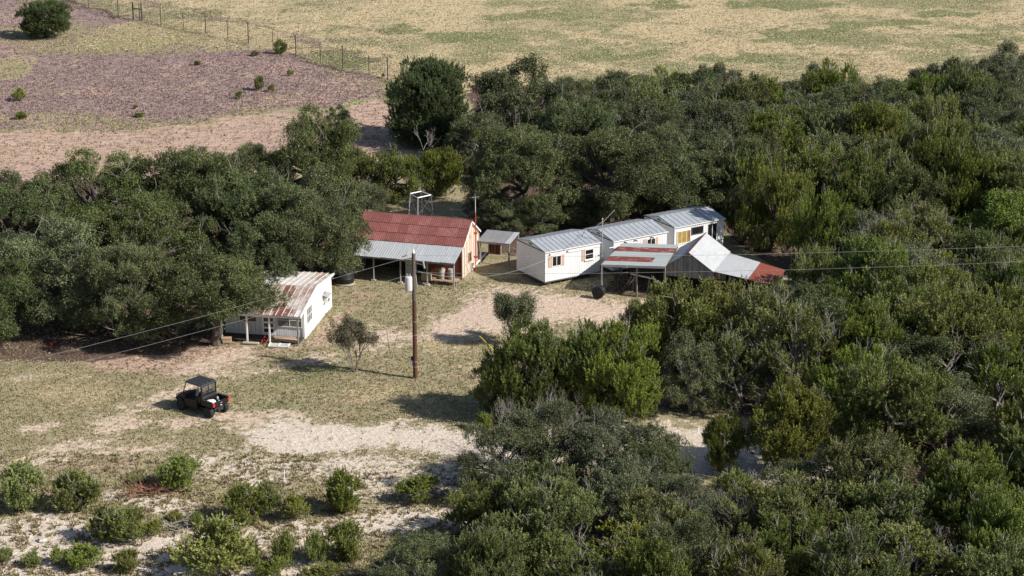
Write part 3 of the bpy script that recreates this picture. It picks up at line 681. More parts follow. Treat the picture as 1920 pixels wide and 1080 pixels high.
# --- centre back
tree('juniper_big', 803, 263, 8.3, 9.7, 'large dark rounded juniper standing alone at the end of the fence')
tree('juniper_big', 800, 268, 3.6, 8.6, 'low dark skirt of juniper round the foot of the large dark round one')
tree('juniper', 672, 378, 4.8, 5.8, 'green juniper behind the left part of the red roof, touching the oaks', 'junipers behind the red roof')
tree('juniper', 738, 380, 5.0, 5.8, 'green juniper behind the red roof between the grove and the steel stand', 'junipers behind the red roof')
tree('juniper', 828, 368, 4.8, 5.0, 'green juniper behind the steel stand, right of the bare dead tree', 'junipers behind the red roof')
tree('oak_grey', 970, 300, 9.6, 10, 'big grey green oak right of the dark round juniper, crown top against the pasture')
tree('oak_grey', 905, 335, 6.4, 6.6, 'shaded oak below the dark round juniper at the edge of the wood')
tree('oak_large', 985, 418, 8.6, 9.6, 'large olive live oak behind the gap between barn and trailers')
tree('oak_large', 1145, 415, 7.8, 10.6, 'large spreading live oak behind the white trailers')
tree('oak_grey', 925, 425, 3.4, 4.8, 'low oak right behind the small lean-to beside the barn')
tree('oak_large', 1080, 330, 7.6, 8.6, 'live oak in the wood between the two large oaks behind the trailers')

for a in [
    ('oak_green', 1235, 403, 6.0, 7.0, 'green oak close behind the middle trailer, crown over its roof edge'),
    ('oak_grey', 1325, 392, 6.0, 7.2, 'oak close behind the right trailer shading its roof'),
    ('juniper', 1440, 470, 8.2, 6.4, 'dark juniper at the right end of the trailer row'),
    ('juniper', 1535, 505, 7.0, 6.0, 'juniper behind the red end of the low shed roof'),
    ('juniper', 1405, 405, 7.0, 6.6, 'juniper behind the right trailer, above its dark door'),
    ('juniper', 1392, 452, 4.8, 4.0, 'low dark juniper right beside the end of the trailer row'),
    ('oak_grey', 1195, 398, 3.6, 5.4, 'low oak thicket under the big oak behind the middle trailer'),
    ('oak_grey', 1085, 420, 3.0, 5.0, 'low oak thicket behind the left trailer, right one'),
    ('oak_grey', 1015, 432, 3.0, 5.0, 'low oak thicket behind the left trailer, left one'),
    ('oak_grey', 955, 440, 2.6, 3.6, 'low shaded oak between the lean-to and the left trailer'),
    ('juniper', 870, 320, 4.4, 5.0, 'shaded juniper at the foot of the large dark round one'),
    ('oak_large', 1240, 335, 6.6, 8.0, 'live oak in the wood above the middle trailer')]:
    tree(*a)
# --- junipers around the yard and in front of the sheds
for a in [
    ('juniper', 1272, 690, 6.6, 7.8, 'tall juniper hiding the front of the wooden gable shed'),
    ('juniper', 1372, 680, 6.0, 7.0, 'juniper right below the grey boarded gable'),
    ('juniper', 1195, 645, 3.2, 3.6, 'short juniper at the edge of the bare yard below the carport'),
    ('juniper', 990, 785, 6.4, 6.6, 'leftmost juniper of the clump that borders the yard'),
    ('juniper', 930, 770, 3.6, 3.4, 'low juniper at the left foot of the clump bordering the yard'),
    ('juniper', 1085, 775, 6.2, 6.4, 'middle juniper of the clump that borders the yard'),
    ('juniper', 1165, 785, 6.6, 6.4, 'right juniper of the clump that borders the yard'),
    ('juniper_bush', 908, 805, 1.2, 1.2, 'tiny bright juniper at the road edge beside the big clump'),
    ('oak_grey', 1290, 775, 5.2, 4.6, 'slim pale oak between the yard clump and the open juniper'),
    ('juniper_open', 1450, 735, 7.8, 7.4, 'open juniper with a bare grey trunk below the red lean-to roof'),
    ('juniper_open', 1380, 765, 5.6, 6.2, 'half bare juniper right of the slim pale oak'),
    ('juniper', 1540, 655, 5.2, 5.8, 'juniper below and right of the red roof end, behind the open junipers'),
    ('juniper', 1352, 882, 4.0, 3.2, 'small juniper on the dirt road with its dark stems showing'),
    ('juniper', 1480, 885, 5.6, 6.2, 'bright juniper just right of the small one on the dirt road'),
    ('oak_grey', 945, 935, 4.6, 5.4, 'grey oak at the road edge, leftmost of the half dead ones'),
    ('oak_grey', 1025, 905, 5.0, 5.8, 'grey oak full of dead twigs in front of the yard clump'),
    ('oak_grey', 1125, 915, 4.6, 5.4, 'sparse grey oak with the road showing behind it'),
    ('oak_grey', 1215, 935, 4.2, 5.2, 'grey oak at the right end of the half dead ones along the road'),
    ('oak_grey', 1165, 990, 4.0, 5.4, 'grey oak below the half dead ones, left one of two'),
    ('oak_grey', 1275, 1010, 3.8, 5.0, 'grey oak below the half dead ones, right one of two'),
    ('juniper_open', 1385, 1000, 3.8, 5.0, 'half bare juniper just below the pale road surface'),
    ('oak_grey', 1490, 975, 3.6, 4.6, 'grey oak below the bright juniper on the dirt road'),
    ('juniper', 1525, 578, 5.2, 5.0, 'juniper just right of the red end of the shed roof'),
    ('hackberry', 1880, 520, 7.0, 7.0, 'bright green broadleaf tree at the right border of the photo'),
    ('hackberry', 1785, 500, 4.0, 3.6, 'small bright green tree beside the pale dead thicket'),
    ('juniper', 1770, 720, 7.2, 8.2, 'bright sunlit juniper in the middle of the right thicket'),
    ('juniper', 1675, 705, 6.4, 7.0, 'sunlit juniper next left of the brightest one in the right thicket'),
    ('juniper', 1895, 700, 6.2, 7.2, 'sunlit juniper at the right border below the shaded hollow'),
    ('juniper', 1025, 1085, 5.4, 7.0, 'leafy juniper in the foreground with spiky shoots, below the grey oaks'),
    ('oak_grey', 790, 1125, 3.4, 5.6, 'pale rounded oak at the bottom edge, left of the shaded ground'),
    ('juniper', 905, 1010, 3.6, 5.0, 'dark juniper in the shade at the left edge of the foreground thicket'),
    ('juniper', 925, 1095, 3.4, 5.0, 'dark juniper at the bottom edge beside the pale rounded oak')]:
    tree(*a)
FARU = [1665,1735,1783,1840,1893,1527,1601,1065,1130,1200,1270,1345,1410,1475]
for (u, v, H, W, k) in [(1665,238,4.6,4.2,'g'),(1735,218,5.4,5.0,'g'),(1783,225,6.4,5.2,'g'),(1840,225,6.6,5.4,'g'),(1893,222,7.6,7.0,'g'),(1527,225,5.6,4.6,'g'),(1601,222,4.2,5.4,'g'),
                        (1065,235,5.2,5.0,'g'),(1130,228,4.6,5.4,'j'),(1200,225,4.8,5.4,'g'),(1270,222,5.0,5.6,'j'),(1345,228,6.4,5.4,'g'),(1410,230,5.0,5.6,'j'),(1475,232,4.6,5.2,'g')]:
    FAR = globals().setdefault('FAR', []); ORD = ['first','second','third','fourth','fifth','sixth','seventh','eighth','ninth','tenth','eleventh','twelfth','thirteenth','fourteenth']
    tree('oak_grey' if k == 'g' else 'juniper', u, v, H, W, ('grey green oak' if k == 'g' else 'green juniper') + ', ' + ORD[sorted(FARU).index(u)] + ' from the left in the tree row against the pasture', 'trees on the far edge of the wood')

# --- thicket fill
def inside(u, v, poly):
    c = False; n = len(poly)
    for i in range(n):
        x0, y0 = poly[i]; x1, y1 = poly[(i+1) % n]
        if (y0 > v) != (y1 > v) and u < (x1-x0)*(v-y0)/(y1-y0)+x0: c = not c
    return c
ZONES = [
    ('back', [(1050,240),(1300,235),(1650,245),(1990,235),(1990,470),(1620,460),(1560,440),(1440,405),(1250,395),(1230,345),(1120,290)], 4.3, 6.4, ['juniper','oak_grey','juniper','oak_green','oak_grey'], (6.2, 8.2),
     'in the dense wood behind the white trailers'),
    ('right', [(1600,495),(1700,490),(2000,490),(2000,900),(1640,870),(1560,810),(1420,775),(1500,710),(1580,650),(1610,590)], 4.0, 5.8, ['juniper','juniper_open','juniper','oak_grey','juniper'], (5.2, 7.4),
     'in the thicket right of the sheds'),
    ('front', [(880,1000),(1150,1010),(1260,1080),(1420,1080),(1540,1000),(1700,950),(2000,925),(2000,1190),(900,1190)], 3.5, 5.0, ['juniper','juniper_open','juniper','oak_grey','juniper'], (4.0, 5.8),
     'in the foreground thicket')]
FILL = []
KWP = {'juniper': 'dense green junipers', 'juniper_open': 'half bare junipers', 'oak_grey': 'grey green oaks', 'oak_green': 'olive green oaks'}
KW = {'juniper': 'dense green juniper', 'juniper_open': 'half bare juniper', 'oak_grey': 'grey green oak', 'oak_green': 'olive green oak'}
for (zn, poly, gap, wide, kinds, hh, txt) in ZONES:
    us = [p[0] for p in poly]; vs_ = [p[1] for p in poly]; tries = 0; pts = []
    while tries < 5000:
        tries += 1; u = R.uniform(min(us), max(us)); v = R.uniform(min(vs_), max(vs_))
        if not inside(u, v, poly): continue
        p = at(u, v)
        if any(math.hypot(p.x-q[0], p.y-q[1]) < max(gap * .8, q[2] * .42) for q in PLACED if q not in pts): continue
        if any(math.hypot(p.x-q[0], p.y-q[1]) < gap for q in pts): continue
        k = R.choice(kinds); W = R.uniform(wide, wide + 2.2); H = R.uniform(*hh) * (.9 if 'oak' in k else 1)
        o = tree(k, u, v, H, W, 'x', f'{KWP[k]} {txt}')
        FILL.append((u, v - H * .5 * scale_at(v) * .95, k, zn, o)); pts.append(PLACED[-1])
def cell(u, v, zn):
    if zn == 'back':
        c = 'above the left trailers' if u < 1290 else 'above the bright gable roof' if u < 1480 else 'by the pale tangle' if u < 1640 else 'by the leafless tree' if u < 1735 else 'near the right border'
        return ('upper wood ' if v < 235 else 'middle wood ' if v < 320 else 'lower wood ') + c
    if zn == 'right':
        c = 'left part' if u < 1640 else 'centre' if u < 1790 else 'at the border'
        return ('right thicket around the wires, ' if v < 500 else 'right thicket below the wires, ' if v < 620 else 'right thicket near the road, ') + c
    c = 'left end' if u < 1180 else 'left of centre' if u < 1480 else 'right of centre' if u < 1720 else 'at the corner'
    return ('foreground thicket upper half, ' if v < 1000 else 'foreground thicket lower half, ') + c
ORDN = ['leftmost', 'second', 'third', 'fourth', 'fifth', 'sixth', 'seventh', 'eighth', 'ninth', 'tenth']
cells = {}
for f in FILL: cells.setdefault((cell(f[0], f[1], f[3]), f[2]), []).append(f)
for (ct, k), fs in cells.items():
    fs.sort(key=lambda f: f[0])
    for i, f in enumerate(fs):
        od = '' if len(fs) == 1 else ORDN[min(i, 9)] + (' ' if i == 0 else ' from left, ')
        f[4]['label'] = (od + KW[k] + ' in the ' + ct)

# --- foreground and field bushes (u centre, v base, u width px, v top)
BUSH = [(42,968,98,872,'leftmost large juniper bush in front, cut by the left border'),
    (145,968,92,886,'yellowish juniper bush second from the left in the front row'),
    (337,925,84,858,'fluffy juniper bush standing beside the reddish cut branches'),
    (265,908,44,888,'flat olive bush just left of the reddish cut branches'),
    (218,1030,110,948,'wide juniper bush on the pale ground with a dark shaded left side'),
    (282,1008,46,975,'thin yellowish bush at the right foot of the wide one on pale ground'),
    (160,1072,74,1022,'round juniper bush on the pale slope at the bottom left'),
    (240,1078,52,1030,'narrow two tipped juniper bush on the pale slope near the bottom'),
    (8,1062,40,1018,'small juniper bush at the left border near the bottom'),
    (62,1066,34,1032,'thin small juniper bush near the bottom left corner'),
    (115,1060,40,1024,'pale small juniper bush between the thin one and the round one'),
    (329,978,28,954,'tiny juniper left of the fallen grey branches'),
    (370,990,28,960,'tiny juniper right of the fallen grey branches'),
    (405,1110,150,985,'biggest juniper bush at the bottom edge, right of the pale slope'),
    (462,992,92,908,'full rounded juniper bush below the white stake, left one of three'),
    (512,975,56,895,'tall narrow juniper bush directly below the white stake'),
    (555,980,52,925,'small rounded juniper bush, right one of three below the white stake'),
    (643,970,78,888,'pointed juniper bush standing alone right of the white stake'),
    (778,950,80,890,'half shaded juniper bush nearest the dirt road'),
    (472,1062,44,1005,'pale thin juniper bush right of the biggest one'),
    (535,1068,48,996,'slim upright juniper bush near the bottom edge'),
    (598,1065,46,998,'juniper bush joined to the left of the bright pointed one at the bottom'),
    (650,1062,80,978,'bright pointed juniper bush near the bottom edge'),
    (505,1095,60,1045,'low juniper shoot cut by the bottom edge'),
    (600,1100,80,1055,'yellowish juniper shoot cut by the bottom edge'),
    (880,935,36,905,'small dark bush at the left edge of the foreground thicket'),
    (87,76,108,2,'large round juniper bush standing in the purple field'),
    (526,102,26,76,'little dark juniper against the fence'),
    (487,170,20,142,'largest of the small junipers in the purple field'),
    (508,172,14,157,'small juniper right beside the largest one in the purple field'),
    (447,186,16,170,'small juniper below left of the pair in the purple field'),
    (545,142,14,130,'small juniper nearest the fence in the purple field'),
    (35,190,26,166,'small juniper on the left side of the purple field'),
    (39,224,24,209,'low juniper at the left edge of the tan strip'),
    (370,122,14,113,'very small green shrub in the middle of the purple field'),
    (262,220,20,210,'low green shrub at the edge of the tan strip'),
    (254,203,12,194,'tiny green shrub just above the one at the edge of the tan strip'),
    (478,105,16,95,'brownish low shrub at the edge of the green patch'),
    (717,146,8,136,'tiny shrub at the right end of the fence')]
for (u, vb, wpx, vt, lab) in BUSH:
    s = scale_at(vb); Wm = wpx / s * 1.12
    ratio = (math.sin(PITCH + (vb - 540) / F_PX)); depth = Wm * .5 * ratio
    Hm = max(.35, ((vb - vt) / s) / .93 - depth * .15)
    vb2 = vb - Wm * .32 * ratio * s        # centre of the bush lies behind its visible foot
    Hm = max(.35, (vb2 - vt) / s / .90)
    if wpx > 90 and vt < 30: o = tree('juniper_big', u, vb2, Hm, Wm, lab, None)
    else: o = tree('juniper_bush', u, vb2, Hm, Wm, lab)

def place(name, label, cat, u, v, group=None, rz=0, dz=-.03):
    p = at(u, v); return thing(name, label, cat, (p.x, p.y, dz), rz, group)
c, t = myrtle(5, 2.9, 3.9, L_MYRTLE); o = place('crape_myrtle_tree', 'small brownish multi stemmed tree with a leaning crown, left of the utility pole', 'tree', 665, 696); o.scale = (.74, .8, 1.04)
link_mesh('crown', c, o); link_mesh('trunk', t, o)
c, t = myrtle(8, 3.2, 3.4, L_MYRTLE_G, 1.4); o = place('crape_myrtle_tree', 'small grey green multi stemmed tree at the bare yard, right of the utility pole', 'tree', 963, 645); o.scale = (.95, .95, 1.18)
link_mesh('crown', c, o); link_mesh('trunk', t, o)
for (u, v, W, H, st, dp, r0, rz, lab, nm) in [
    (800, 318, 2.2, 3.4, 1, 4, .10, 2.5, 'bare pale dead tree forking above the green junipers behind the red roof', 'dead_tree'),
    (1650, 498, 5.2, 4.2, 9, 4, .09, 0, 'big tangle of bare pale branches in the wood above the two wires', 'dead_tree'),
    (1745, 345, 4.6, 4.0, 8, 4, .08, 1, 'grey leafless tree high in the wood at the right', 'dead_tree'),
    (1860, 560, 2.6, 3.0, 4, 3, .07, 1, 'pale bare branches sticking out of the right thicket near the border', 'dead_tree'),
    (1462, 735, 1.6, 3.2, 3, 3, .07, 0, 'pale broken snag among the open junipers', 'dead_tree'),
    (1560, 780, 2.6, 2.8, 5, 3, .06, 0, 'grey leaning dead branches in the middle of the right thicket', 'dead_tree'),
    (1020, 893, 4.6, 4.6, 5, 4, .06, 0, 'silvery leafless oak rising from the half dead oaks by the road', 'dead_tree'),
    (1110, 900, 4.2, 4.0, 4, 4, .055, 1, 'silvery leafless oak right of the first one by the road', 'dead_tree'),
    (945, 855, 1.0, 3.2, 2, 4, .05, 1, 'thin silvery dead sapling at the road edge', 'dead_tree'),
    (1240, 1000, 3.2, 3.0, 6, 4, .05, 1, 'mass of grey dead twigs in the middle of the foreground thicket', 'dead_tree'),
    (1370, 1010, 3.0, 2.8, 6, 4, .05, 2, 'second mass of grey dead twigs, right one in the foreground thicket', 'dead_tree'),
    (1160, 980, 2.4, 3.0, 5, 4, .05, 2, 'third mass of grey dead twigs, left one in the foreground thicket', 'dead_tree')]:
    o = place(nm, lab, 'tree', u, v, rz=rz); c, t = dead_tree(int(u), W, H, st, dp, r0); tag(link_mesh('branches', c, o), kind='stuff'); link_mesh('trunk', t, o)
def branch_pile(u, v, n, L, mat, label, seed):
    rnd = random.Random(seed); mb = MB(); p = at(u, v)
    for k in range(n):
        a = rnd.uniform(0, 6.28); q = Vector((rnd.uniform(-L, L) * .6, rnd.uniform(-L, L) * .4, .05))
        twig_tree(mb, rnd, q, (math.cos(a), math.sin(a) * .6, rnd.uniform(.1, .5)), L * .5, .035, 2, .6, 4, -.03)
    o = mb.build('fallen_branches', mat); o.location = (p.x, p.y, 0); tag(o, label, 'branches')
branch_pile(340, 990, 10, 1.3, M['dead_wood'], 'pale fallen branches lying between two tiny junipers', 1)
branch_pile(392, 980, 6, .9, M['dead_wood'], 'few pale fallen branches beside the tiny right juniper', 4)
branch_pile(270, 922, 26, 1.4, M['litter_red'], 'reddish dry cut branches lying beside the fluffy juniper bush', 2)

# rocks on the pale slope
RK = random.Random(4); rm = []
for i in range(4):
    mb = MB(); bot = []; top = []
    for k in range(7):
        a = k * .9; r1 = RK.uniform(.7, 1.1); bot.append((math.cos(a) * r1, math.sin(a) * r1, -.3)); top.append((math.cos(a) * r1 * .7, math.sin(a) * r1 * .6, RK.uniform(.35, .6)))
    mb.hull(bot, top); rm.append(mb.mesh('rock', M['rock']))
for (u, v, s, lab) in [(78,1012,.32,'pale rock on the left part of the slope'),(132,1005,.25,'pale rock in the brown grass below the wide bush'),(445,1035,.24,'pale flat rock beside the biggest bush'),(255,1052,.22,'pale rock at the foot of the narrow bush'),(330,1012,.2,'pale rock right of the wide bush on the slope'),(590,1010,.2,'pale rock above the bright pointed bush')]:
    o = link_mesh('rock', rm[int(u) % 4]); p = at(u, v); o.location = (p.x, p.y, .02); o.scale = (s, s * .8, s * .5); o.rotation_euler = (0, 0, u); tag(o, lab, 'rock')

# ------------------------------------------------------------------ roofs of sheets
def sheet_mesh(a, b, c, d, ribs=5, h=.013, t=.012):
    """corrugated sheet between four corners a,b (eave) c,d (ridge): ribs run from eave to ridge"""
    a, b, c, d = map(Vector, (a, b, c, d)); mb = MB(); nrm = (b - a).cross(d - a).normalized(); n = ribs * 2
    lo = []; hi = []
    for i in range(n + 1):
        k = i / n; o = nrm * (h if i % 2 else 0); lo.append(a.lerp(b, k) + o); hi.append(d.lerp(c, k) + o)
    for i in range(n): mb.quad(lo[i], lo[i+1], hi[i+1], hi[i])
    for i in range(n): mb.quad(lo[i] - nrm * t, hi[i] - nrm * t, hi[i+1] - nrm * t, lo[i+1] - nrm * t)
    mb.quad(lo[0] - nrm*t, lo[0], hi[0], hi[0] - nrm*t); mb.quad(lo[n], lo[n] - nrm*t, hi[n] - nrm*t, hi[n])
    return mb
def lerp4(A, B, C, D, s, t):
    """A,B eave left/right, C,D ridge right/left"""
    return Vector(A).lerp(Vector(B), s).lerp(Vector(D).lerp(Vector(C), s), t)
def sheet_roof(parent, A, B, C, D, n, rows=1, mats=None, name='roof_sheet', ribs=4, lift=.006, seed=0, ragged=0.0):
    rnd = random.Random(seed); nrm = (Vector(B) - Vector(A)).cross(Vector(D) - Vector(A)).normalized()
    for j in range(rows):
        for i in range(n):
            s0, s1 = i / n, (i + 1) / n; t0, t1 = max(0, j / rows - (.012 if j else 0)), (j + 1) / rows
            off = nrm * (lift * (i % 2) + .03 * j)
            e = -ragged * rnd.random() if j == 0 else 0
            q = [lerp4(A, B, C, D, s0, t0 + e) + off, lerp4(A, B, C, D, s1, t0 + e) + off, lerp4(A, B, C, D, s1, t1) + off, lerp4(A, B, C, D, s0, t1) + off]
            m = mats(i, j, rnd) if callable(mats) else mats
            sheet_mesh(*q, ribs=ribs).build(name, m, parent)

def board_wall(parent, x0, x1, y, z0, ztop, step, mat, name='wall_board', th=.03, flip=1, skip=(), seed=0, gap=.012, mat2=None, axis_='x'):
    """upright boards; ztop(x) gives the top; boards stand on plane y (or x when axis_='y')"""
    rnd = random.Random(seed); n = max(1, round(abs(x1 - x0) / step)); w_ = (x1 - x0) / n
    for i in range(n):
        a, b = x0 + i * w_ + gap / 2, x0 + (i + 1) * w_ - gap / 2; jut = rnd.uniform(0, .018) * flip; zz0 = z0(a) if callable(z0) else z0
        za, zb = ztop(a), ztop(b); y0, y1 = y + jut, y + jut + th * flip
        mb = MB()
        if axis_ == 'x': mb.hull([(a,y0,zz0),(b,y0,zz0),(b,y1,zz0),(a,y1,zz0)], [(a,y0,za),(b,y0,zb),(b,y1,zb),(a,y1,za)])
        else: mb.hull([(y0,a,zz0),(y0,b,zz0),(y1,b,zz0),(y1,a,zz0)], [(y0,a,za),(y0,b,zb),(y1,b,zb),(y1,a,za)])
        mb.build(name, mat2 if (mat2 and rnd.random() < .4) else mat, parent)

def window(parent, x0, x1, z0, z1, y, frame='trim_white', glass='window_dark', bars=1, horiz=0, depth=.05, axis_='x', sgn=-1, fw=.05, name='window'):
    """window on a wall plane y, proud towards sgn"""
    def bx(mb, a, b, c, d, e, f):
        if axis_ == 'x': mb.box(a, b, min(c, d), max(c, d), e, f)
        else: mb.box(min(c, d), max(c, d), a, b, e, f)
    g = MB(); bx(g, x0 + fw, x1 - fw, y + sgn * .012, y + sgn * .022, z0 + fw, z1 - fw); go = g.build(name, M[glass], parent)
    f = MB(); yo = y + sgn * depth
    bx(f, x0, x0 + fw, y, yo, z0, z1); bx(f, x1 - fw, x1, y, yo, z0, z1); bx(f, x0 + fw, x1 - fw, y, yo, z1 - fw, z1); bx(f, x0 + fw, x1 - fw, y, yo, z0, z0 + fw)
    for k in range(bars):
        c = x0 + (x1 - x0) * (k + 1) / (bars + 1); bx(f, c - .018, c + .018, y + sgn * .022, yo - sgn * .006, z0 + fw, z1 - fw)
    for k in range(horiz):
        c = z0 + (z1 - z0) * (k + 1) / (horiz + 1); bx(f, x0 + fw, x1 - fw, y + sgn * .022, yo - sgn * .009, c - .018, c + .018)
    f.build('frame', M[frame], go); return go

# ------------------------------------------------------------------ the red roofed barn
BA = math.radians(-15.3)
barn = thing('barn', 'barn with red tin gable roof, grey tin porch and cream gable wall', 'barn', (-3.69, 140.71, 0), BA)
XL = -8.25; D = 4.40; EZ = 2.52; RZ = 3.86
roofz = lambda y: EZ + (RZ - EZ) * (1 - abs(y - D / 2) / (D / 2))
# end walls of upright cream panels, front and back walls
board_wall(barn, .02, D - .02, 0.0, -.12, lambda y: roofz(y) - .03, .62, M['wall_cream'], 'wall_panel', .03, -1, seed=2, axis_='y', gap=.008)
for k in range(8):
    y = .02 + k * (D - .04) / 7; MB().box(.0, .035, y - .03, y + .03, -.1, roofz(min(max(y, .05), D - .05)) - .06).build('batten', M['wall_cream'], barn)
board_wall(barn, .02, D - .02, XL + .1, -.12, lambda y: roofz(y) - .03, .62, M['wall_cream'], 'wall_panel', .03, 1, seed=3, axis_='y')
board_wall(barn, -2.9, -.04, 0.02, -.1, lambda x: EZ - .05, .24, M['wall_red'], 'wall_board', .03, 1, seed=4)
board_wall(barn, XL + .15, -.04, D - .04, -.1, lambda x: EZ - .05, .4, M['wall_red'], 'wall_board', .03, -1, seed=5)
MB().box(-2.98, -2.9, 0, D - .1, -.1, EZ - .1).build('inner_wall', M['wood_dark'], barn)
MB().box(XL + .15, -2.98, 1.6, 1.68, -.1, EZ - .1).build('inner_wall', M['wood_dark'], barn)
window(barn, 1.55, 2.15, .75, 1.55, .035, 'shutter_tan', axis_='y', sgn=1, bars=0, horiz=0, fw=.045)
window(barn, -2.35, -1.25, 1.0, 1.6, .02, 'wood_grey', bars=1)
window(barn, 2.3, 2.75, -.05, .55, .035, 'trim_white', axis_='y', sgn=1, bars=0, fw=.04, name='hatch')
def rm_(i, j, r): return M[r.choice(['roof_red', 'roof_red_dark', 'roof_red', 'roof_red_pale'])]
A0, B0 = (XL - .12, -.10, EZ - .02), (.16, -.10, EZ - .02); C0, D0 = (.16, D / 2, RZ + .04), (XL - .12, D / 2, RZ + .04)
sheet_roof(barn, A0, B0, C0, D0, 11, 3, rm_, ribs=5, seed=1)
A1, B1 = (.16, D + .1, EZ - .02), (XL - .12, D + .1, EZ - .02); sheet_roof(barn, A1, B1, D0, C0, 11, 2, rm_, ribs=4, seed=2)
mb = MB(); mb.hull([(XL - .13, D/2 - .17, RZ), (.17, D/2 - .17, RZ), (.17, D/2 + .17, RZ), (XL - .13, D/2 + .17, RZ)], [(XL - .13, D/2 - .01, RZ + .13), (.17, D/2 - .01, RZ + .13), (.17, D/2 + .01, RZ + .13), (XL - .13, D/2 + .01, RZ + .13)]).build('ridge_cap', M['roof_red_dark'], barn)
mb = MB()
for sy in (-1, 1):
    ye = D / 2 + sy * (D / 2 + .08); mb.slab((.13, ye, EZ - .06), (.17, ye, EZ - .06), (.17, D / 2, RZ - .01), (.13, D / 2, RZ - .01), .12)
mb.build('fascia', M['trim_white'], barn)
# porch
PZ = 1.88; PY = -2.28
sheet_roof(barn, (XL - .15, PY, PZ), (.12, PY, PZ), (.12, -.05, EZ - .06), (XL - .15, -.05, EZ - .06), 15, 1, lambda i, j, r: M['tin_porch'], ribs=3, seed=3, ragged=.02, lift=.01)
MB().box(XL - .1, .08, PY + .1, PY + .16, PZ - .17, PZ - .03).build('porch_beam', M['wood_grey'], barn)
for i, x in enumerate((-.02, -2.06, -4.12, -6.2, -8.2)):
    mb = MB(); mb.tube([(x, PY + .2, -.1), (x + .02, PY + .2, PZ - .17)], .065, 7); mb.build('post', M['wood_grey'], barn)
    if i: MB().box(x - .17, x + .17, PY + .05, PY + .38, -.05, .07).build('footing', M['concrete'], barn)
for x in (-1, -3, -5, -7):
    MB().slab((x-.03, PY + .1, PZ - .04), (x+.03, PY + .1, PZ - .04), (x+.03, 0, EZ - .12), (x-.03, 0, EZ - .12), .1).build('rafter', M['wood_dark'], barn)
def in_frame(base, heading, x, y, z=0):
    c, s = math.cos(heading), math.sin(heading); return (base[0] + x * c - y * s, base[1] + x * s + y * c, z)
BB = (-3.69, 140.71)
# things on the porch
p = in_frame(BB, BA, -.75, -1.35); t = thing('wooden_platform', 'low wooden platform under the porch at the right end of the barn', 'platform', p, BA)
for k in range(6): MB().box(-.85, .85, -.42 + k * .14, -.29 + k * .14, .28, .32).build('plank', M['plywood'], t)
for sx in (-.75, .75):
    for sy in (-.35, .3): MB().box(sx - .04, sx + .04, sy, sy + .07, -.05, .28).build('leg', M['wood_grey'], t)
def drum(name, x, y, z, r, h, mat, label, group=None):
    mb = MB(); prof = [(r * .96, 0), (r, .02), (r, h * .32), (r * 1.03, h * .34), (r, h * .36), (r, h * .65), (r * 1.03, h * .67), (r, h * .69), (r, h - .02), (r * .96, h), (r * .93, h - .015), (.05, h - .015)]
    mb.lathe(prof, n=18); t = thing(name, label, 'drum', in_frame(BB, BA, x, y, z), 0, group)
    mb.build('body', M[mat], t, smooth=True); MB().lathe([(r * .9, 0), (r * .9, .012)], (0, 0, h - .014)).build('lid', M['drum_grey'], t)
drum('metal_drum', -1.15, -1.32, .32, .235, .78, 'drum_grey', 'left grey drum standing on the wooden porch platform')
drum('metal_drum', -.45, -1.25, .32, .245, .78, 'drum_grey', 'right grey drum standing on the wooden porch platform')
t = thing('wooden_chest', 'tan wooden chest on the ground under the barn porch', 'chest', in_frame(BB, BA, -2.45, -1.0), BA)
MB().box(-.33, .33, -.25, .25, 0, .62).build('body', M['plywood'], t, .01); MB().box(-.36, .36, -.28, .28, .62, .66).build('lid', M['wood_grey'], t)
t = thing('refrigerator', 'blue grey refrigerator standing in the dark under the barn porch', 'refrigerator', in_frame(BB, BA, -3.75, -.6), BA)
MB().box(-.36, .36, -.3, .3, .02, 1.5).build('body', M['steel_grey'], t, .02); MB().box(-.35, .35, -.35, -.302, .06, 1.0).build('door', M['steel_grey'], t, .01); MB().box(-.35, .35, -.35, -.302, 1.02, 1.48).build('freezer_door', M['steel_grey'], t, .01)
MB().box(.27, .3, -.385, -.35, .6, .95).build('handle', M['seam_dark'], t)
# leaning white board and pipe
p = in_frame(BB, BA, .12, .5); o = MB().slab((0, -.1, 1.05), (.05, -.1, 1.05), (.62, -.4, .02), (.57, -.4, .02), .08).build('plank', M['trim_white']); o.location = p; o.rotation_euler = (0, 0, BA); tag(o, 'white plank leaning on the cream gable wall of the barn', 'plank')
mb = MB(); mb.tube([at(887, 502, .12), at(911, 473.5, .35)], .07, 8); o = mb.build('white_pipe', M['trim_white'], smooth=True); tag(o, 'long white pipe lying beside the cream gable wall', 'pipe')
# antenna mast
p = at(892, 508); t = thing('antenna_mast', 'red and white antenna mast standing at the cream gable wall', 'mast', (p.x, p.y, 0))
MB().tube([(0, 0, -.1), (0, 0, 4.55)], .035, 8).build('lower_pole', M['mast_red'], t)
MB().tube([(0, 0, 4.55), (0, 0, 5.7)], .022, 8).build('upper_pole', M['trim_white'], t)
for z in (1.1, 2.95): MB().box(-.14, .14, -.05, .05, z - .07, z + .07).build('bracket', M['mast_red'], t)
mb = MB(); mb.tube([(-.25, 0, 5.7), (.3, .1, 5.75)], .012, 5)
for k in range(7):
    a = -.22 + k * .08; mb.tube([(a, -.18 + .01 * k, 5.7), (a, .2, 5.72)], .008, 4)
mb.tube([(0, 0, 5.4), (0, 0, 5.95)], .012, 5); mb.build('antenna', M['steel_grey'], t)

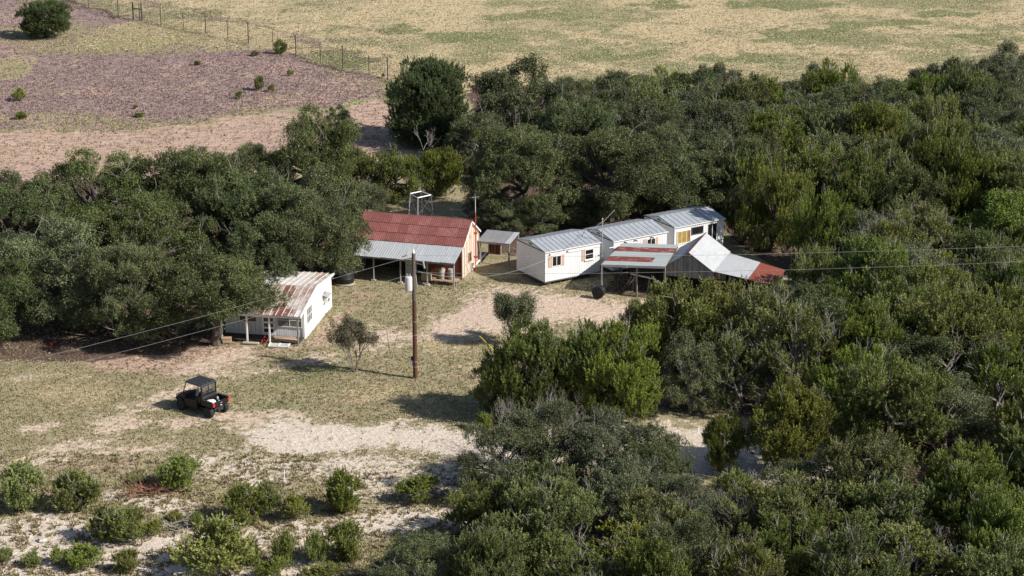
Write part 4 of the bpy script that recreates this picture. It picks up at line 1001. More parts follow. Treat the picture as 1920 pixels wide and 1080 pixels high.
# lean-to shed right behind the barn
t = thing('lean_to_shed', 'small open shed with grey tin roof on round posts behind the barn', 'shed', (-2.50, 144.62, 0), BA + .02)
sheet_roof(t, (-.1, -.12, 1.78), (2.45, -.12, 1.72), (2.5, 2.75, 1.80), (-.1, 2.75, 1.86), 6, 1, lambda i, j, r: M['tin_old'] if i < 5 else M['tin_porch'], ribs=3)
MB().box(-.1, 2.42, -.08, -.02, 1.60, 1.71).build('front_board', M['wood_grey_light'], t)
for (x, y, h) in ((.08, .02, 1.74), (2.32, .02, 1.68), (.08, 2.65, 1.80), (2.38, 2.65, 1.76), (1.0, 2.65, 1.77)):
    MB().tube([(x, y, -.1), (x + .02, y, h)], [.075, .06], 7).build('post', M['wood_grey'], t)
board_wall(t, .1, 1.0, 2.66, -.05, lambda x: 1.75, .2, M['wall_red'], 'wall_board', seed=7)

# steel stand
q = [at(*k, 3.0) for k in ((768.9, 363.3), (790, 358.9), (807.8, 365.6), (783.3, 371.1))]; cx = sum((k.x for k in q)) / 4; cy = sum((k.y for k in q)) / 4
t = thing('tank_stand', 'tall empty steel stand with a white square frame on top behind the red roof', 'stand', (cx, cy, 0))
tp = [Vector((k.x - cx, k.y - cy, 3.0)) for k in q]; ft = [Vector((k.x * 1.28, k.y * 1.28, 0)) for k in tp]
for i in range(4):
    MB().tube([ft[i], tp[i]], .045, 6).build('leg', M['steel_grey'] if i in (0, 3) else M['seam_dark'], t)
    a, b = tp[i], tp[(i + 1) % 4]; MB().tube([a, b], .055, 4).build('top_rail', M['trim_white'], t)
    for (z0, z1) in ((.05, .5), (.5, .95)):
        A_ = ft[i].lerp(tp[i], z0); B_ = ft[(i+1) % 4].lerp(tp[(i+1) % 4], z1); MB().tube([A_, B_], .022, 4).build('brace', M['seam_dark'], t)
        A_ = ft[i].lerp(tp[i], z1); B_ = ft[(i+1) % 4].lerp(tp[(i+1) % 4], z0); MB().tube([A_, B_], .022, 4).build('brace', M['seam_dark'], t)

# round black water tank
p = at(645, 532); t = thing('water_tank', 'big round black water tank between the cabin and the barn', 'tank', (p.x, p.y + .3, 0))
MB().lathe([(.80, -.08), (.80, .05)], n=24).build('slab', M['concrete'], t)
MB().lathe([(.72, .06), (.74, .1), (.74, .4), (.755, .42), (.74, .44), (.74, .80), (.70, .88), (.5, .97), (.25, 1.0)], n=28).build('body', M['black_plastic'], t, smooth=True)
MB().lathe([(.22, .99), (.22, 1.05), (.2, 1.06)], n=18).build('lid', M['black_plastic'], t)

# ------------------------------------------------------------------ white cabin
CA = math.radians(-10.3); CB = (-14.02, 127.46)
cab = thing('cabin', 'small white cabin with a rusty pale tin roof and a porch, under the oaks', 'cabin', (*CB, 0), CA)
CX = -5.65; CD = 6.95; RY = 2.55
def cz(y): return 2.05 + (y + 1.5) * (.80 / (RY + 1.5)) if y < RY else 2.85 - (y - RY) * (.45 / (CD - RY))
board_wall(cab, .05, CD, 0.0, -.1, lambda y: cz(y) - .05, 1.16, M['cabin_white'], 'wall_panel', .05, -1, seed=1, axis_='y', gap=.004)
board_wall(cab, .05, CD, CX, -.1, lambda y: cz(y) - .05, 1.16, M['cabin_white'], 'wall_panel', .05, 1, seed=2, axis_='y', gap=.004)
board_wall(cab, CX + .05, -1.95, 0.0, -.1, lambda x: cz(0) - .06, .3, M['cabin_door'], 'wall_board', .04, 1, seed=3, gap=.02)
board_wall(cab, -1.95, -.02, 0.0, -.1, lambda x: .72, .16, M['cabin_white'], 'wall_board', .04, 1, seed=4, gap=.02)
MB().box(-1.95, -.02, .02, .06, 1.72, cz(0) - .06).build('wall_board', M['cabin_white'], cab)
MB().box(CX, 0, CD - .05, CD, -.1, cz(CD) - .06).build('back_wall', M['cabin_white'], cab)
MB().box(-.16, .0, -.03, .05, -.1, cz(0) - .07).build('corner_board', M['trim_white'], cab)
window(cab, -1.92, -.18, .74, 1.72, .0, bars=1, horiz=1, glass='curtain', fw=.05)
window(cab, -4.6, -3.35, .95, 1.6, -.0, bars=1, glass='window_dark')
# door with glass panes
d = MB().box(-2.98, -2.08, -.035, -.005, .02, 1.88).build('door', M['cabin_white'], cab)
for k in range(4): MB().box(-2.85, -2.2, -.05, -.036, .30 + k * .38, .55 + k * .38).build('pane', M['window_dark'], d)
MB().box(-2.16, -2.12, -.08, -.036, .95, 1.05).build('handle', M['seam_dark'], d)
window(cab, .45, 1.75, .78, 1.95, .0, glass='curtain', bars=2, horiz=1, axis_='y', sgn=1, fw=.06)
window(cab, 4.55, 5.35, .95, 1.8, .0, glass='window_dark', bars=0, horiz=0, axis_='y', sgn=1, fw=.06)
ac = MB().box(.01, .34, 4.68, 5.22, 1.0, 1.36).build('air_conditioner', M['trim_white'], cab, .01)
MB().box(.342, .352, 4.76, 5.14, 1.06, 1.30).build('grille', M['seam_dark'], ac)
MB().slab((.02, 4.45, 1.62), (.42, 4.45, 1.50), (.42, 5.45, 1.50), (.02, 5.45, 1.62), .02).build('awning', M['steel_grey'], cab)
FY = -1.62
def cm(i, j, r): return M['cabin_rust'] if (3 <= i <= 10 and r.random() < .75) else M['cabin_tin']
for i in range(14):
    x0, x1 = CX - .25 + i * (-CX + .45) / 14, CX - .25 + (i + 1) * (-CX + .45) / 14
    rust = i in (9, 10) ; m = M['cabin_rust'] if rust else M['cabin_tin']
    for (ya, yb, mm) in ((FY, FY + .95, M['cabin_rust'] if 6 <= i <= 12 else M['cabin_tin_white']), (FY + .93, RY, m)):
        za, zb = cz(ya) + .02, cz(yb) + .02; l = .012 if ya == FY else .03
        sheet_mesh((x0, ya, za + l), (x1, ya, za + l), (x1, yb, zb + l), (x0, yb, zb + l), 2, .015).build('roof_sheet', mm, cab)
    sheet_mesh((x1, CD + .12, cz(CD) + .02), (x0, CD + .12, cz(CD) + .02), (x0, RY - .02, 2.89), (x1, RY - .02, 2.89), 2, .015).build('roof_sheet', M['cabin_tin_white'] if i < 11 else M['cabin_tin'], cab)
for i in range(15):
    x = CX - .25 + i * (-CX + .45) / 14; mb = MB()
    mb.slab((x - .022, FY, cz(FY) + .085), (x + .022, FY, cz(FY) + .085), (x + .022, RY, cz(RY) + .085), (x - .022, RY, cz(RY) + .085), .05)
    mb.slab((x - .022, RY, cz(RY) + .085), (x + .022, RY, cz(RY) + .085), (x + .022, CD + .1, cz(CD) + .085), (x - .022, CD + .1, cz(CD) + .085), .05); mb.build('roof_rib', M['cabin_tin_white'], cab)
for x in (.16, CX - .28):
    mb = MB(); mb.slab((x, FY, cz(FY) + .10), (x + .07, FY, cz(FY) + .10), (x + .07, RY, cz(RY) + .10), (x, RY, cz(RY) + .10), .17)
    mb.slab((x, RY, cz(RY) + .10), (x + .07, RY, cz(RY) + .10), (x + .07, CD + .12, cz(CD) + .10), (x, CD + .12, cz(CD) + .10), .17); mb.build('fascia', M['trim_white'], cab)
MB().box(CX - .2, .14, FY + .07, FY + .15, cz(FY) - .13, cz(FY)).build('porch_beam', M['trim_white'], cab)
for i, x in enumerate((-.08, -2.05, -3.62, -5.4)):
    MB().box(x - .05, x + .05, FY + .18, FY + .28, -.1, cz(FY) - .03).build('post', M['wood_grey'] if i == 0 else M['trim_white'], cab)
for k in range(9): MB().box(CX, -.05, FY + .45 + k * .125, FY + .565 + k * .125, .03, .09).build('porch_plank', M['wood_dark'], cab)
# stuff on the porch
def loose(name, label, cat, mesh_mb, mat, x, y, z, rz, base=CB, head=CA):
    o = mesh_mb.build(name, M[mat]); o.location = in_frame(base, head, x, y, z); o.rotation_euler = (0, 0, head + rz); tag(o, label, cat)
loose('plank', 'pale plank lying on the cabin porch, upper one of the pile', 'plank', MB().box(-.75, .75, -.1, .1, 0, .05), 'plywood', -1.25, -.6, .18, .05)
loose('plank', 'orange brown plank lying on the cabin porch, lower one of the pile', 'plank', MB().box(-.8, .8, -.13, .13, 0, .05), 'shutter_tan', -1.1, -.72, .125, -.08)
loose('wooden_pallet', 'white wooden pallet lying on the ground in front of the cabin porch', 'pallet', MB().box(-.7, .7, -.3, -.2, .0, .07).box(-.7, .7, -.05, .05, 0, .07).box(-.7, .7, .2, .3, 0, .07).box(-.7, -.6, -.3, .3, .072, .1).box(.6, .7, -.3, .3, .072, .1).box(-.05, .05, -.3, .3, .072, .1), 'trim_white', -1.3, -1.75, 0, .05)
loose('step', 'pale concrete step slab between two white porch posts', 'step', MB().box(-.55, .55, -.15, .15, 0, .08), 'concrete', -3.3, -1.65, 0, 0)
loose('cardboard_box', 'brown box on the ground beside the leftmost porch post', 'box', MB().box(-.28, .28, -.2, .2, 0, .3).box(-.3, .3, -.22, .22, .302, .33), 'plywood', -4.95, -1.7, 0, .2)
mb = MB()
for s in (-.2, .2): mb.tube([(s, -.3, 0), (s, .3, .55)], .025, 5)
for k in range(4): mb.tube([(-.2, -.2 + k * .14, .1 + k * .125), (.2, -.2 + k * .14, .1 + k * .125)], .018, 5)
loose('step_ladder', 'small red ladder leaning on the cabin porch', 'ladder', mb, 'mast_red', -2.35, -1.35, 0, -.5)
loose('bucket', 'small red bucket in the shade under the left oaks', 'bucket', MB().lathe([(.07, 0), (.10, .2), (.09, .2), (.06, .03)], n=12), 'red_paint', 0, 0, 0, 0, tuple(at(97, 648))[:2], 0)

# ------------------------------------------------------------------ three white trailers end to end
TA = math.radians(32.3)
TW = 3.9
def trailer(org, L, label, nroof, hz=2.6, z0=.30, apex=.42, dark_end=True):
    t = thing('trailer', label, 'trailer', (*org, 0), TA)
    # siding: narrow ribbed panels (front y=0, back y=TW, ends)
    def siding(a, b, y, axis_, flip, ztop, wn):
        n = max(1, round((b - a) / .61)); s = (b - a) / n
        for i in range(n):
            x0 = a + i * s; mb = MB(); ribs = 3
            for k in range(ribs):
                u0 = x0 + k * s / ribs + .012; u1 = x0 + (k + 1) * s / ribs - .012; q0, q1 = y, y + flip * .035
                za, zb = ztop(u0), ztop(u1); lo, hi = min(q0, q1), max(q0, q1)
                if axis_ == 'x': mb.hull([(u0,lo,z0),(u1,lo,z0),(u1,hi,z0),(u0,hi,z0)], [(u0,lo,za),(u1,lo,zb),(u1,hi,zb),(u0,hi,za)])
                else: mb.hull([(lo,u0,z0),(hi,u0,z0),(hi,u1,z0),(lo,u1,z0)], [(lo,u0,za),(hi,u0,za),(hi,u1,zb),(lo,u1,zb)])
            u0, u1 = x0 + .002, x0 + s - .002; lo, hi = (y + flip * .03, y + flip * .05) if flip > 0 else (y + flip * .05, y + flip * .03); zt = min(ztop(u0), ztop(u1)) - .01
            if axis_ == 'x': mb.box(u0, u1, lo, hi, z0 + .01, zt)
            else: mb.box(lo, hi, u0, u1, z0 + .01, zt)
            mb.build('siding_panel', M['white_siding'], t)
    siding(.02, L - .02, 0, 'x', 1, lambda x: hz - .02, 'front'); siding(.02, L - .02, TW, 'x', -1, lambda x: hz - .02, 'back')
    ez = lambda y: hz - .02
    siding(.06, TW - .06, 0, 'y', 1, ez, 'e'); siding(.06, TW - .06, L, 'y', -1, ez, 'e')
    rz = lambda y: hz + apex * (1 - abs(y - TW / 2) / (TW / 2))
    for x in (0.0, L - .04):
        mb = MB(); mb.hull([(x, .03, hz), (x + .04, .03, hz), (x + .04, TW / 2, hz), (x, TW / 2, hz)], [(x, .03, hz + .02), (x + .04, .03, hz + .02), (x + .04, TW / 2, hz + apex - .02), (x, TW / 2, hz + apex - .02)])
        mb.hull([(x, TW / 2, hz), (x + .04, TW / 2, hz), (x + .04, TW - .03, hz), (x, TW - .03, hz)], [(x, TW / 2, hz + apex - .02), (x + .04, TW / 2, hz + apex - .02), (x + .04, TW - .03, hz + .02), (x, TW - .03, hz + .02)])
        g = mb.build('gable', M['white_siding'], t)
        s = -1 if x == 0 else 1; xx = x if x == 0 else x + .04
        MB().box(min(xx, xx + s * .02), max(xx, xx + s * .02), TW / 2 - .2, TW / 2 + .2, hz + .12, hz + .22).build('vent', M['seam_dark'], g)
        MB().box(min(xx + s * .004, xx + s * .03), max(xx + s * .004, xx + s * .03), .02, TW - .02, hz - .035, hz + .03).build('dark_trim', M['seam_dark'], t)
    MB().box(.1, L - .1, .25, TW - .25, .12, .28).build('chassis', M['seam_dark'], t)
    MB().box(-.02, L + .02, -.03, -.002, z0 - .05, z0 + .03).build('bottom_rail', M['seam_dark'], t)
    for k in range(3):
        MB().box(.4 + k * (L - 1) / 2, .75 + k * (L - 1) / 2, .3, .65, -.1, .12).build('block', M['concrete'], t)
    # roof panels with standing seams
    e = .06
    for side in (0, 1):
        for i in range(nroof):
            x0 = -e + (L + 2*e) * i / nroof; x1 = -e + (L + 2*e) * (i + 1) / nroof
            y0, y1 = (-.09, TW / 2) if side == 0 else (TW + .09, TW / 2); za, zb = hz + .01, hz + apex + .02; n = 3
            q = [(x0 + .008, y0, za), (x1 - .008, y0, za), (x1 - .008, y1, zb), (x0 + .008, y1, zb)]
            MB().slab(*q, .03).build('roof_panel', M['trailer_roof'], t)
        for i in range(nroof + 1):
            x = -e + (L + 2*e) * i / nroof; y0, y1 = (-.09, TW / 2 - .01) if side == 0 else (TW + .09, TW / 2 + .01); k = .022 if i in (0, nroof) else .012
            MB().slab((x - k, y0, hz + .024), (x + k, y0, hz + .024), (x + k, y1, hz + apex + .034), (x - k, y1, hz + apex + .034), .04).build('seam', M['seam_dark'], t)
    MB().box(-e, L + e, TW / 2 - .05, TW / 2 + .05, hz + apex + .035, hz + apex + .06).build('ridge_cap', M['trailer_roof'], t)
    MB().box(-e, L + e, -.11, -.09, hz - .05, hz + .01).build('gutter', M['trim_white'], t)
    return t
def shutter(t, x0, x1, z0, z1):
    mb = MB(); mb.box(x0, x1, -.03, -.002, z0, z1)
    for k in range(8):
        z = z0 + .05 + k * (z1 - z0 - .1) / 8; mb.box(x0 + .03, x1 - .03, -.042, -.031, z, z + (z1 - z0) * .07)
    mb.build('shutter', M['shutter_tan'], t)
ta = trailer((2.40, 138.90), 4.92, 'left white trailer with two windows and one whole end wall showing', 12)
window(ta, .60, 1.42, 1.38, 2.2, .0, 'trim_white', bars=1); shutter(ta, .30, .58, 1.36, 2.2); shutter(ta, 1.44, 1.70, 1.36, 2.2)
window(ta, 3.50, 4.30, 1.42, 2.24, .0, 'trim_white', bars=0, horiz=1, fw=.06); shutter(ta, 3.24, 3.48, 1.38, 2.22)
MB().box(3.5, 4.32, -.1, -.052, 1.36, 1.415).build('sill', M['trim_white'], ta)
for x in (.4, 1.95): MB().box(x - .04, x + .04, -.09, -.002, 2.3, 2.4).build('hook', M['seam_dark'], ta)
MB().tube([(2.1, -.06, 2.28), (4.85, -.06, 2.30)], .02, 5).build('awning_rail', M['trim_white'], ta)
tb = trailer((7.52, 141.66), 4.95, 'middle white trailer of the row, behind the rust striped carport', 11)
window(tb, 3.05, 3.85, 1.35, 2.3, .0, 'trim_white', bars=1); shutter(tb, 2.76, 3.03, 1.35, 2.32); shutter(tb, 3.87, 4.12, 1.35, 2.32)
mb = MB(); mb.tube([(-.6, -.35, 2.28), (1.9, -.35, 2.34)], .035, 6); mb.build('awning_rail', M['trim_white'], tb)
for x in (1.0, 1.95, 3.45): MB().box(x - .04, x + .04, -.32, -.002, 2.36, 2.43).build('hook', M['seam_dark'], tb)
tc = trailer((12.32, 145.32), 4.8, 'right white trailer of the row with yellow curtains, shaded by trees', 10)
window(tc, .28, 1.55, 1.22, 2.25, .0, 'trim_white', bars=2, glass='yellow_curtain'); window(tc, 1.62, 2.75, 1.75, 2.35, .0, 'seam_dark', bars=0)
d = MB().box(3.25, 4.05, -.03, -.002, .35, 2.35).build('door', M['window_dark'], tc); MB().box(3.6, 3.64, -.05, -.031, .38, 2.3).build('frame', M['trim_white'], d)
MB().box(1.3, 1.52, -.024, -.0225, 1.3, 2.2).build('curtain', M['brown_curtain'], tc)
# service mast of the left trailer
p = Vector(in_frame((2.40, 138.90), TA, 4.98, -.12)); t = thing('service_mast', 'thin grey service mast between the left and middle trailers', 'mast', (p.x, p.y, 0))
MB().tube([(0, 0, -.1), (0, 0, 4.35)], .035, 8).build('pole', M['steel_grey'], t); MB().lathe([(.05, 4.33), (.06, 4.4), (.02, 4.46)], n=10).build('weather_head', M['steel_grey'], t)
MB().tube([(0, 0, 4.1), (.95, 1.2, 4.75)], .015, 5).build('antenna_arm', M['wood_grey_light'], t)
MAST = p + Vector((0, 0, 4.2))

# ------------------------------------------------------------------ carport and gable shed
HA = math.radians(-22.5)
cp = thing('carport', 'open carport with rust striped low tin roof in front of the middle trailer', 'carport', (6.42, 137.34, 0), HA)
def loc(x, y, z): # world -> carport frame
    c, s = math.cos(HA), math.sin(HA); dx, dy = x - 6.42, y - 137.34; return (dx * c + dy * s, -dx * s + dy * c, z)
FL, FR, BR_, BL = loc(6.42, 137.34, 2.16), loc(10.95, 135.75, 2.5), loc(12.3, 140.9, 2.5), loc(8.25, 142.1, 2.30)
rows = 5; cm_ = ['car_tin', 'car_rust', 'car_tin', 'car_rust', 'car_tin']; cuts = [0, .17, .38, .62, .83, 1.0]
for j in range(rows):
    for i in range(4):
        a = lerp4(FL, FR, BR_, BL, i / 4, cuts[j]); b = lerp4(FL, FR, BR_, BL, (i + 1) / 4, cuts[j]); c = lerp4(FL, FR, BR_, BL, (i + 1) / 4, cuts[j+1] + .008); d = lerp4(FL, FR, BR_, BL, i / 4, cuts[j+1] + .008)
        off = Vector((0, 0, .014 * j + .006 * (i % 2))); m = M[cm_[j]] if not (cm_[j] == 'car_rust' and i == 3 and j == 1) else M['car_tin']
        # ribs run along the front, so build the sheet turned a quarter
        sheet_mesh(Vector(b) + off, Vector(c) + off, Vector(d) + off, Vector(a) + off, ribs=4, h=.016).build('roof_sheet', m, cp)
MB().slab(Vector(FL) + Vector((0, -.02, -.03)), Vector(FR) + Vector((0, -.02, -.03)), Vector(FR) + Vector((0, .05, -.03)), Vector(FL) + Vector((0, .05, -.03)), .13).build('front_beam', M['steel_grey'], cp)
for (s_, t_, mm) in ((.01, .02, 'trim_white'), (.20, .30, 'wood_dark'), (.02, .9, 'wood_grey'), (.98, .05, 'wood_grey'), (.55, .95, 'wood_dark'), (.55, .05, 'wood_grey')):
    q = lerp4(FL, FR, BR_, BL, s_, t_); MB().box(q.x - .05, q.x + .05, q.y - .05, q.y + .05, -.1, q.z - .03).build('post', M[mm], cp)
for k in range(4):
    a = lerp4(FL, FR, BR_, BL, .02 + k * .32, .02); b = lerp4(FL, FR, BR_, BL, .02 + k * .32, .98); dz = Vector((0, 0, -.05))
    MB().slab(a + dz, a + dz + Vector((.05, 0, 0)), b + dz + Vector((.05, 0, 0)), b + dz, .1).build('rafter', M['wood_dark'], cp)
board_wall(cp, .35, 4.3, BL[1] - .25, -.1, lambda x: 2.0, .3, M['wood_dark'], 'back_board', .03, 1, seed=20)  # dark boards added at the back to deepen the shade inside
t = thing('black_barrel', 'black round barrel lying on its side at the left post of the carport', 'barrel', tuple(at(1123, 547, .46)), math.radians(-112))
MB().lathe([(.40, -.3), (.45, -.27), (.45, -.02), (.465, 0), (.45, .02), (.45, .27), (.42, .3), (.41, .27), (.05, .27)], axis='x', n=26).build('body', M['black_plastic'], t, smooth=True)
MB().lathe([(.08, .27), (.08, .31)], (0, .15, .1), axis='x', n=12).build('cap', M['utv_grey'], t)
p = lerp4(FL, FR, BR_, BL, .55, .35); c_, s_ = math.cos(HA), math.sin(HA)
o = MB().box(-.9, .9, -.06, .06, 0, .1).build('plank', M['trim_white']); o.location = (6.42 + p.x * c_ - p.y * s_, 137.34 + p.x * s_ + p.y * c_, .95); o.rotation_euler = (0, .05, -.5); tag(o, 'long white plank lying on sawhorses in the dark carport', 'plank')
t = thing('sawhorse', 'pair of wooden sawhorses carrying the white plank in the carport', 'sawhorse', (o.location.x, o.location.y, 0), -.5)
for sx in (-.6, .6):
    for a in (-1, 1): MB().slab((sx - .05, a * .04, .94), (sx + .05, a * .04, .94), (sx + .05, a * .3, .0), (sx - .05, a * .3, .0), .04).build('leg', M['wood_grey'], t)

gs = thing('gable_shed', 'wooden shed with grey board gable, bright tin roof and low side roof ending in red', 'shed', (10.92, 137.04, 0), math.radians(-19))
GW = 3.72; GD = 5.0; gz = lambda x: 2.12 + 1.2 * (1 - abs(x - GW / 2) / (GW / 2))
board_wall(gs, .02, GW - .02, 0, lambda x: 1.45, gz, .155, M['wood_grey'], 'gable_board', .03, 1, seed=9, mat2=M['wood_grey_light'])
board_wall(gs, .02, GW - .02, GD - .05, -.1, gz, .25, M['wood_grey'], 'gable_board', .03, 1, seed=10, mat2=M['wood_grey_light'])
board_wall(gs, .05, GD - .05, .0, -.1, lambda y: 2.08, .25, M['wood_grey'], 'wall_board', .03, 1, seed=11, axis_='y')
for x in (.06, GW - .06, GW / 2): MB().box(x - .06, x + .06, .04, .16, -.1, 2.1).build('post', M['wood_grey'], gs)
sheet_roof(gs, (-.14, GD + .1, 2.05), (-.14, -.15, 2.05), (GW / 2, -.15, 3.38), (GW / 2, GD + .1, 3.38), 7, 1, lambda i, j, r: M['tin_porch'], ribs=3)
sheet_roof(gs, (GW + .02, -.15, 2.10), (GW + .02, GD + .1, 2.10), (GW / 2, GD + .1, 3.385), (GW / 2, -.15, 3.385), 6, 1, lambda i, j, r: M['tin_bright'], ribs=2, lift=.004)
MB().hull([(GW/2 - .14, -.17, 3.30), (GW/2 + .02, -.17, 3.37), (GW/2 + .02, GD + .12, 3.37), (GW/2 - .14, GD + .12, 3.30)], [(GW/2 - .14, -.17, 3.345), (GW/2 + .01, -.17, 3.435), (GW/2 + .01, GD + .12, 3.435), (GW/2 - .14, GD + .12, 3.345)]).build('ridge_cap', M['lean_red'], gs)
a_, b_ = (GW - .02, -.05, 2.12), (GW - .02, GD * .95, 2.12); c_2, d_2 = (GW + 4.45, GD * .72, 1.62), (GW + 4.45, -.1, 1.58)
for i in range(7):
    for j, (s0, s1) in enumerate(((0, .56), (.55, 1.0))):
        q = lambda s, t: Vector(a_).lerp(Vector(b_), t).lerp(Vector(d_2).lerp(Vector(c_2), t), s) - Vector((0, 0, .02 * j))
        sheet_mesh(q(s1, i / 7), q(s1, (i + 1) / 7), q(s0, (i + 1) / 7), q(s0, i / 7), 3, .018).build('side_roof_sheet', M['lean_red'] if j else M['tin_bright'], gs)
for (x, y) in ((GW + 1.5, .05), (GW + 3.0, .05), (GW + 4.3, .05), (GW + 4.3, 3.3), (GW + 2.2, 3.3)): MB().box(x - .05, x + .05, y - .05, y + .05, -.1, 1.62).build('post', M['wood_grey'], gs)
MB().box(GW + .05, GW + 4.4, 0, .06, 1.45, 1.55).build('beam', M['wood_dark'], gs)
board_wall(gs, GW + .1, GW + 4.3, 3.35, -.1, lambda x: 1.5, .3, M['wood_dark'], 'wall_board', .03, 1, seed=12)

# ------------------------------------------------------------------ utility pole and wires
p0 = at(779, 708); PX, PYY = p0.x, p0.y
t = thing('utility_pole', 'tall brown wooden utility pole with a grey transformer in the yard', 'utility pole', (PX, PYY, 0))
MB().tube([(0, 0, -.2), (.0, 0, 5.2)], [.155, .135], 12).build('pole', M['pole_wood'], t, smooth=True)
MB().tube([(0, 0, 5.2), (.0, 0, 8.35)], [.135, .115], 12).build('upper_pole', M['pole_wood_grey'], t, smooth=True)
mb = MB(); mb.lathe([(.04, 8.3), (.09, 8.36), (.05, 8.42), (.09, 8.46), (.04, 8.55), (.02, 8.62)], n=12); mb.build('insulator', M['trim_white'], t)
tr = MB().lathe([(.20, 0), (.235, .03), (.235, .80), (.225, .84), (.24, .86), (.20, .93), (.05, .98)], (-.33, -.22, 5.95), n=20).build('transformer', M['transformer_grey'], t, smooth=True)
for (x, y) in ((-.43, -.18), (-.24, -.28)): MB().lathe([(.03, 0), (.045, .04), (.03, .08), (.045, .12), (.02, .2)], (x, y, 6.88), n=8).build('bushing', M['wood_grey_light'], tr)
MB().box(-.2, -.05, -.12, 0, 6.2, 6.3).box(-.2, -.05, -.12, 0, 6.55, 6.65).build('bracket', M['seam_dark'], tr)
MB().slab((-.75, -.05, 7.95), (-.75, .03, 7.95), (0, .03, 8.05), (0, -.05, 8.05), .07).build('cutout_arm', M['wood_grey'], t)
MB().slab((.0, -.05, 7.75), (.0, .03, 7.75), (.6, .03, 7.6), (.6, -.05, 7.6), .05).build('cutout_arm', M['seam_dark'], t)
MB().tube([(.58, 0, 7.85), (.68, 0, 7.35)], .06, 8).build('fuse_cutout', M['steel_grey'], t); MB().tube([(-.74, -.02, 8.1), (-.4, -.02, 8.22)], .045, 6).build('fuse_cutout', M['wood_grey'], t)
MB().tube([(.12, 0, 6.9), (.2, 0, 6.1)], .03, 5).build('conduit', M['steel_grey'], t)
for z in (.75, 1.1, 2.9, 3.8): MB().lathe([(.158, z), (.158, z + .04)], n=12).build('strap', M['wire_grey'], t)
MB().box(-.3, -.14, -.08, .06, .85, 1.15).build('meter_box', M['steel_grey'], t); MB().box(-.27, -.15, -.06, .04, 1.2, 1.45).build('disconnect_box', M['utv_grey'], t)
def wire(pts, r, label, sag=0.0):
    a, b = Vector(pts[0]), Vector(pts[-1]); n = 28; mb = MB()
    mb.tube([a.lerp(b, k / n) - Vector((0, 0, sag * 4 * (k / n) * (1 - k / n))) for k in range(n + 1)], r, 5)
    o = mb.build('power_line', M['wire_grey']); tag(o, label, 'power line'); return o
def wire_px(px_pts, z0, z1, depth0, depth1, r, label):
    """conductor through points seen in the photograph; its plan is a straight line between two plan points, heights follow"""
    (x0, y0), (x1, y1) = depth0, depth1; out = []
    for (u, v) in px_pts:
        # intersect the view ray with the vertical plane through the plan line
        xx = (u - 960) / F_PX; yy = -(v - 540) / F_PX
        d = Vector((xx, math.cos(PITCH) + yy * math.sin(PITCH), -math.sin(PITCH) + yy * math.cos(PITCH)))
        nx_, ny_ = (y1 - y0), -(x1 - x0); t_ = (x0 * nx_ + y0 * ny_) / (d.x * nx_ + d.y * ny_)
        out.append(Vector((d.x * t_, d.y * t_, CAM_H + d.z * t_)))
    o = MB().tube(out, r, 5).build('power_line', M['wire_grey']); tag(o, label, 'power line'); return o
LFT = (-36.0, 112.0); RGT = (62.0, 118.0); PP = (PX, PYY)
wire_px([(-160, 722), (0, 687), (120, 660), (247, 628), (370, 596), (490, 562.5), (560, 542), (630, 521), (700, 501), (757, 485)], 0, 0, LFT, PP, .0095, 'upper of the two wires running from the pole to the left border')
wire_px([(-160, 754), (0, 716), (120, 686), (260, 652), (400, 615), (500, 588), (570, 569), (630, 552), (714, 531), (770, 514)], 0, 0, LFT, PP, .0095, 'lower of the two wires running from the pole to the left border')
wire_px([(783, 479), (870, 480), (960, 480.5), (1110, 480.5), (1240, 479.5), (1384, 477.5), (1550, 473.5), (1740, 468), (1920, 461.5), (2080, 456)], 0, 0, PP, RGT, .0095, 'upper of the two wires running from the pole to the right border')
wire_px([(783, 511), (870, 512.5), (960, 513), (1110, 512.5), (1300, 509.5), (1500, 505.5), (1740, 498), (1920, 490), (2080, 483)], 0, 0, PP, RGT, .0095, 'lower of the two wires running from the pole to the right border')
wire([(PX + .1, PYY, 7.2), MAST], .011, 'sagging service cable from the pole to the thin mast by the left trailer', 1.9)

def stick(name, label, cat, a, b, r, mat):
    o = MB().tube([a, b], r, 6).build(name, M[mat]); tag(o, label, cat)
stick('guy_marker', 'thin yellow rod slanting to the ground beside the bare yard', 'rod', at(899, 630, .9), at(941, 672, .0), .03, 'yellow_paint')
stick('guy_wire', 'thin dark stay slanting to the ground left of the utility pole', 'wire', at(751, 600, .8), at(735, 671, 0), .012, 'wood_dark')
stick('marker_stake', 'thin white stake standing in dry grass in front of the yard', 'stake', at(533.5, 906, -.1), at(533.5, 906, -.1) + Vector((0, 0, .82)), .032, 'trim_white')

# ------------------------------------------------------------------ high fence
FP = [(60, -14), (111, -1), (166, 15), (222, 31), (262, 38), (302, 47), (344, 55), (386, 63), (427, 71), (466, 81), (512, 93), (555, 105), (601, 117), (643, 127), (692, 140), (727, 149), (790, 168), (850, 184)]
fw_ = [at(*q) for q in FP]; f0 = fw_[0]
fe = thing('high_fence', 'tall wire mesh fence between the purple field and the pasture', 'fence', (f0.x, f0.y, 0))
HF = 2.1
for i, q in enumerate(fw_):
    a = q - f0; hh = HF + (.35 if i % 2 else .05)
    MB().tube([(a.x, a.y, -.1), (a.x, a.y, hh)], .07 if i % 2 else .05, 5).build('post', M['fence_steel'], fe)
for i in range(len(fw_) - 1):
    a, b = fw_[i] - f0, fw_[i+1] - f0; mb = MB(); L = (b - a).length
    for k in range(11):
        z = .05 + k * HF / 10.5; mb.tube([(a.x, a.y, z), (b.x, b.y, z)], .011, 3, cap=False)
    for k in range(1, int(L / .35)):
        q = a.lerp(b, k * .35 / L); mb.tube([(q.x, q.y, .05), (q.x, q.y, HF)], .009, 3, cap=False)
    mb.build('wire_mesh', M['fence_steel'], fe)
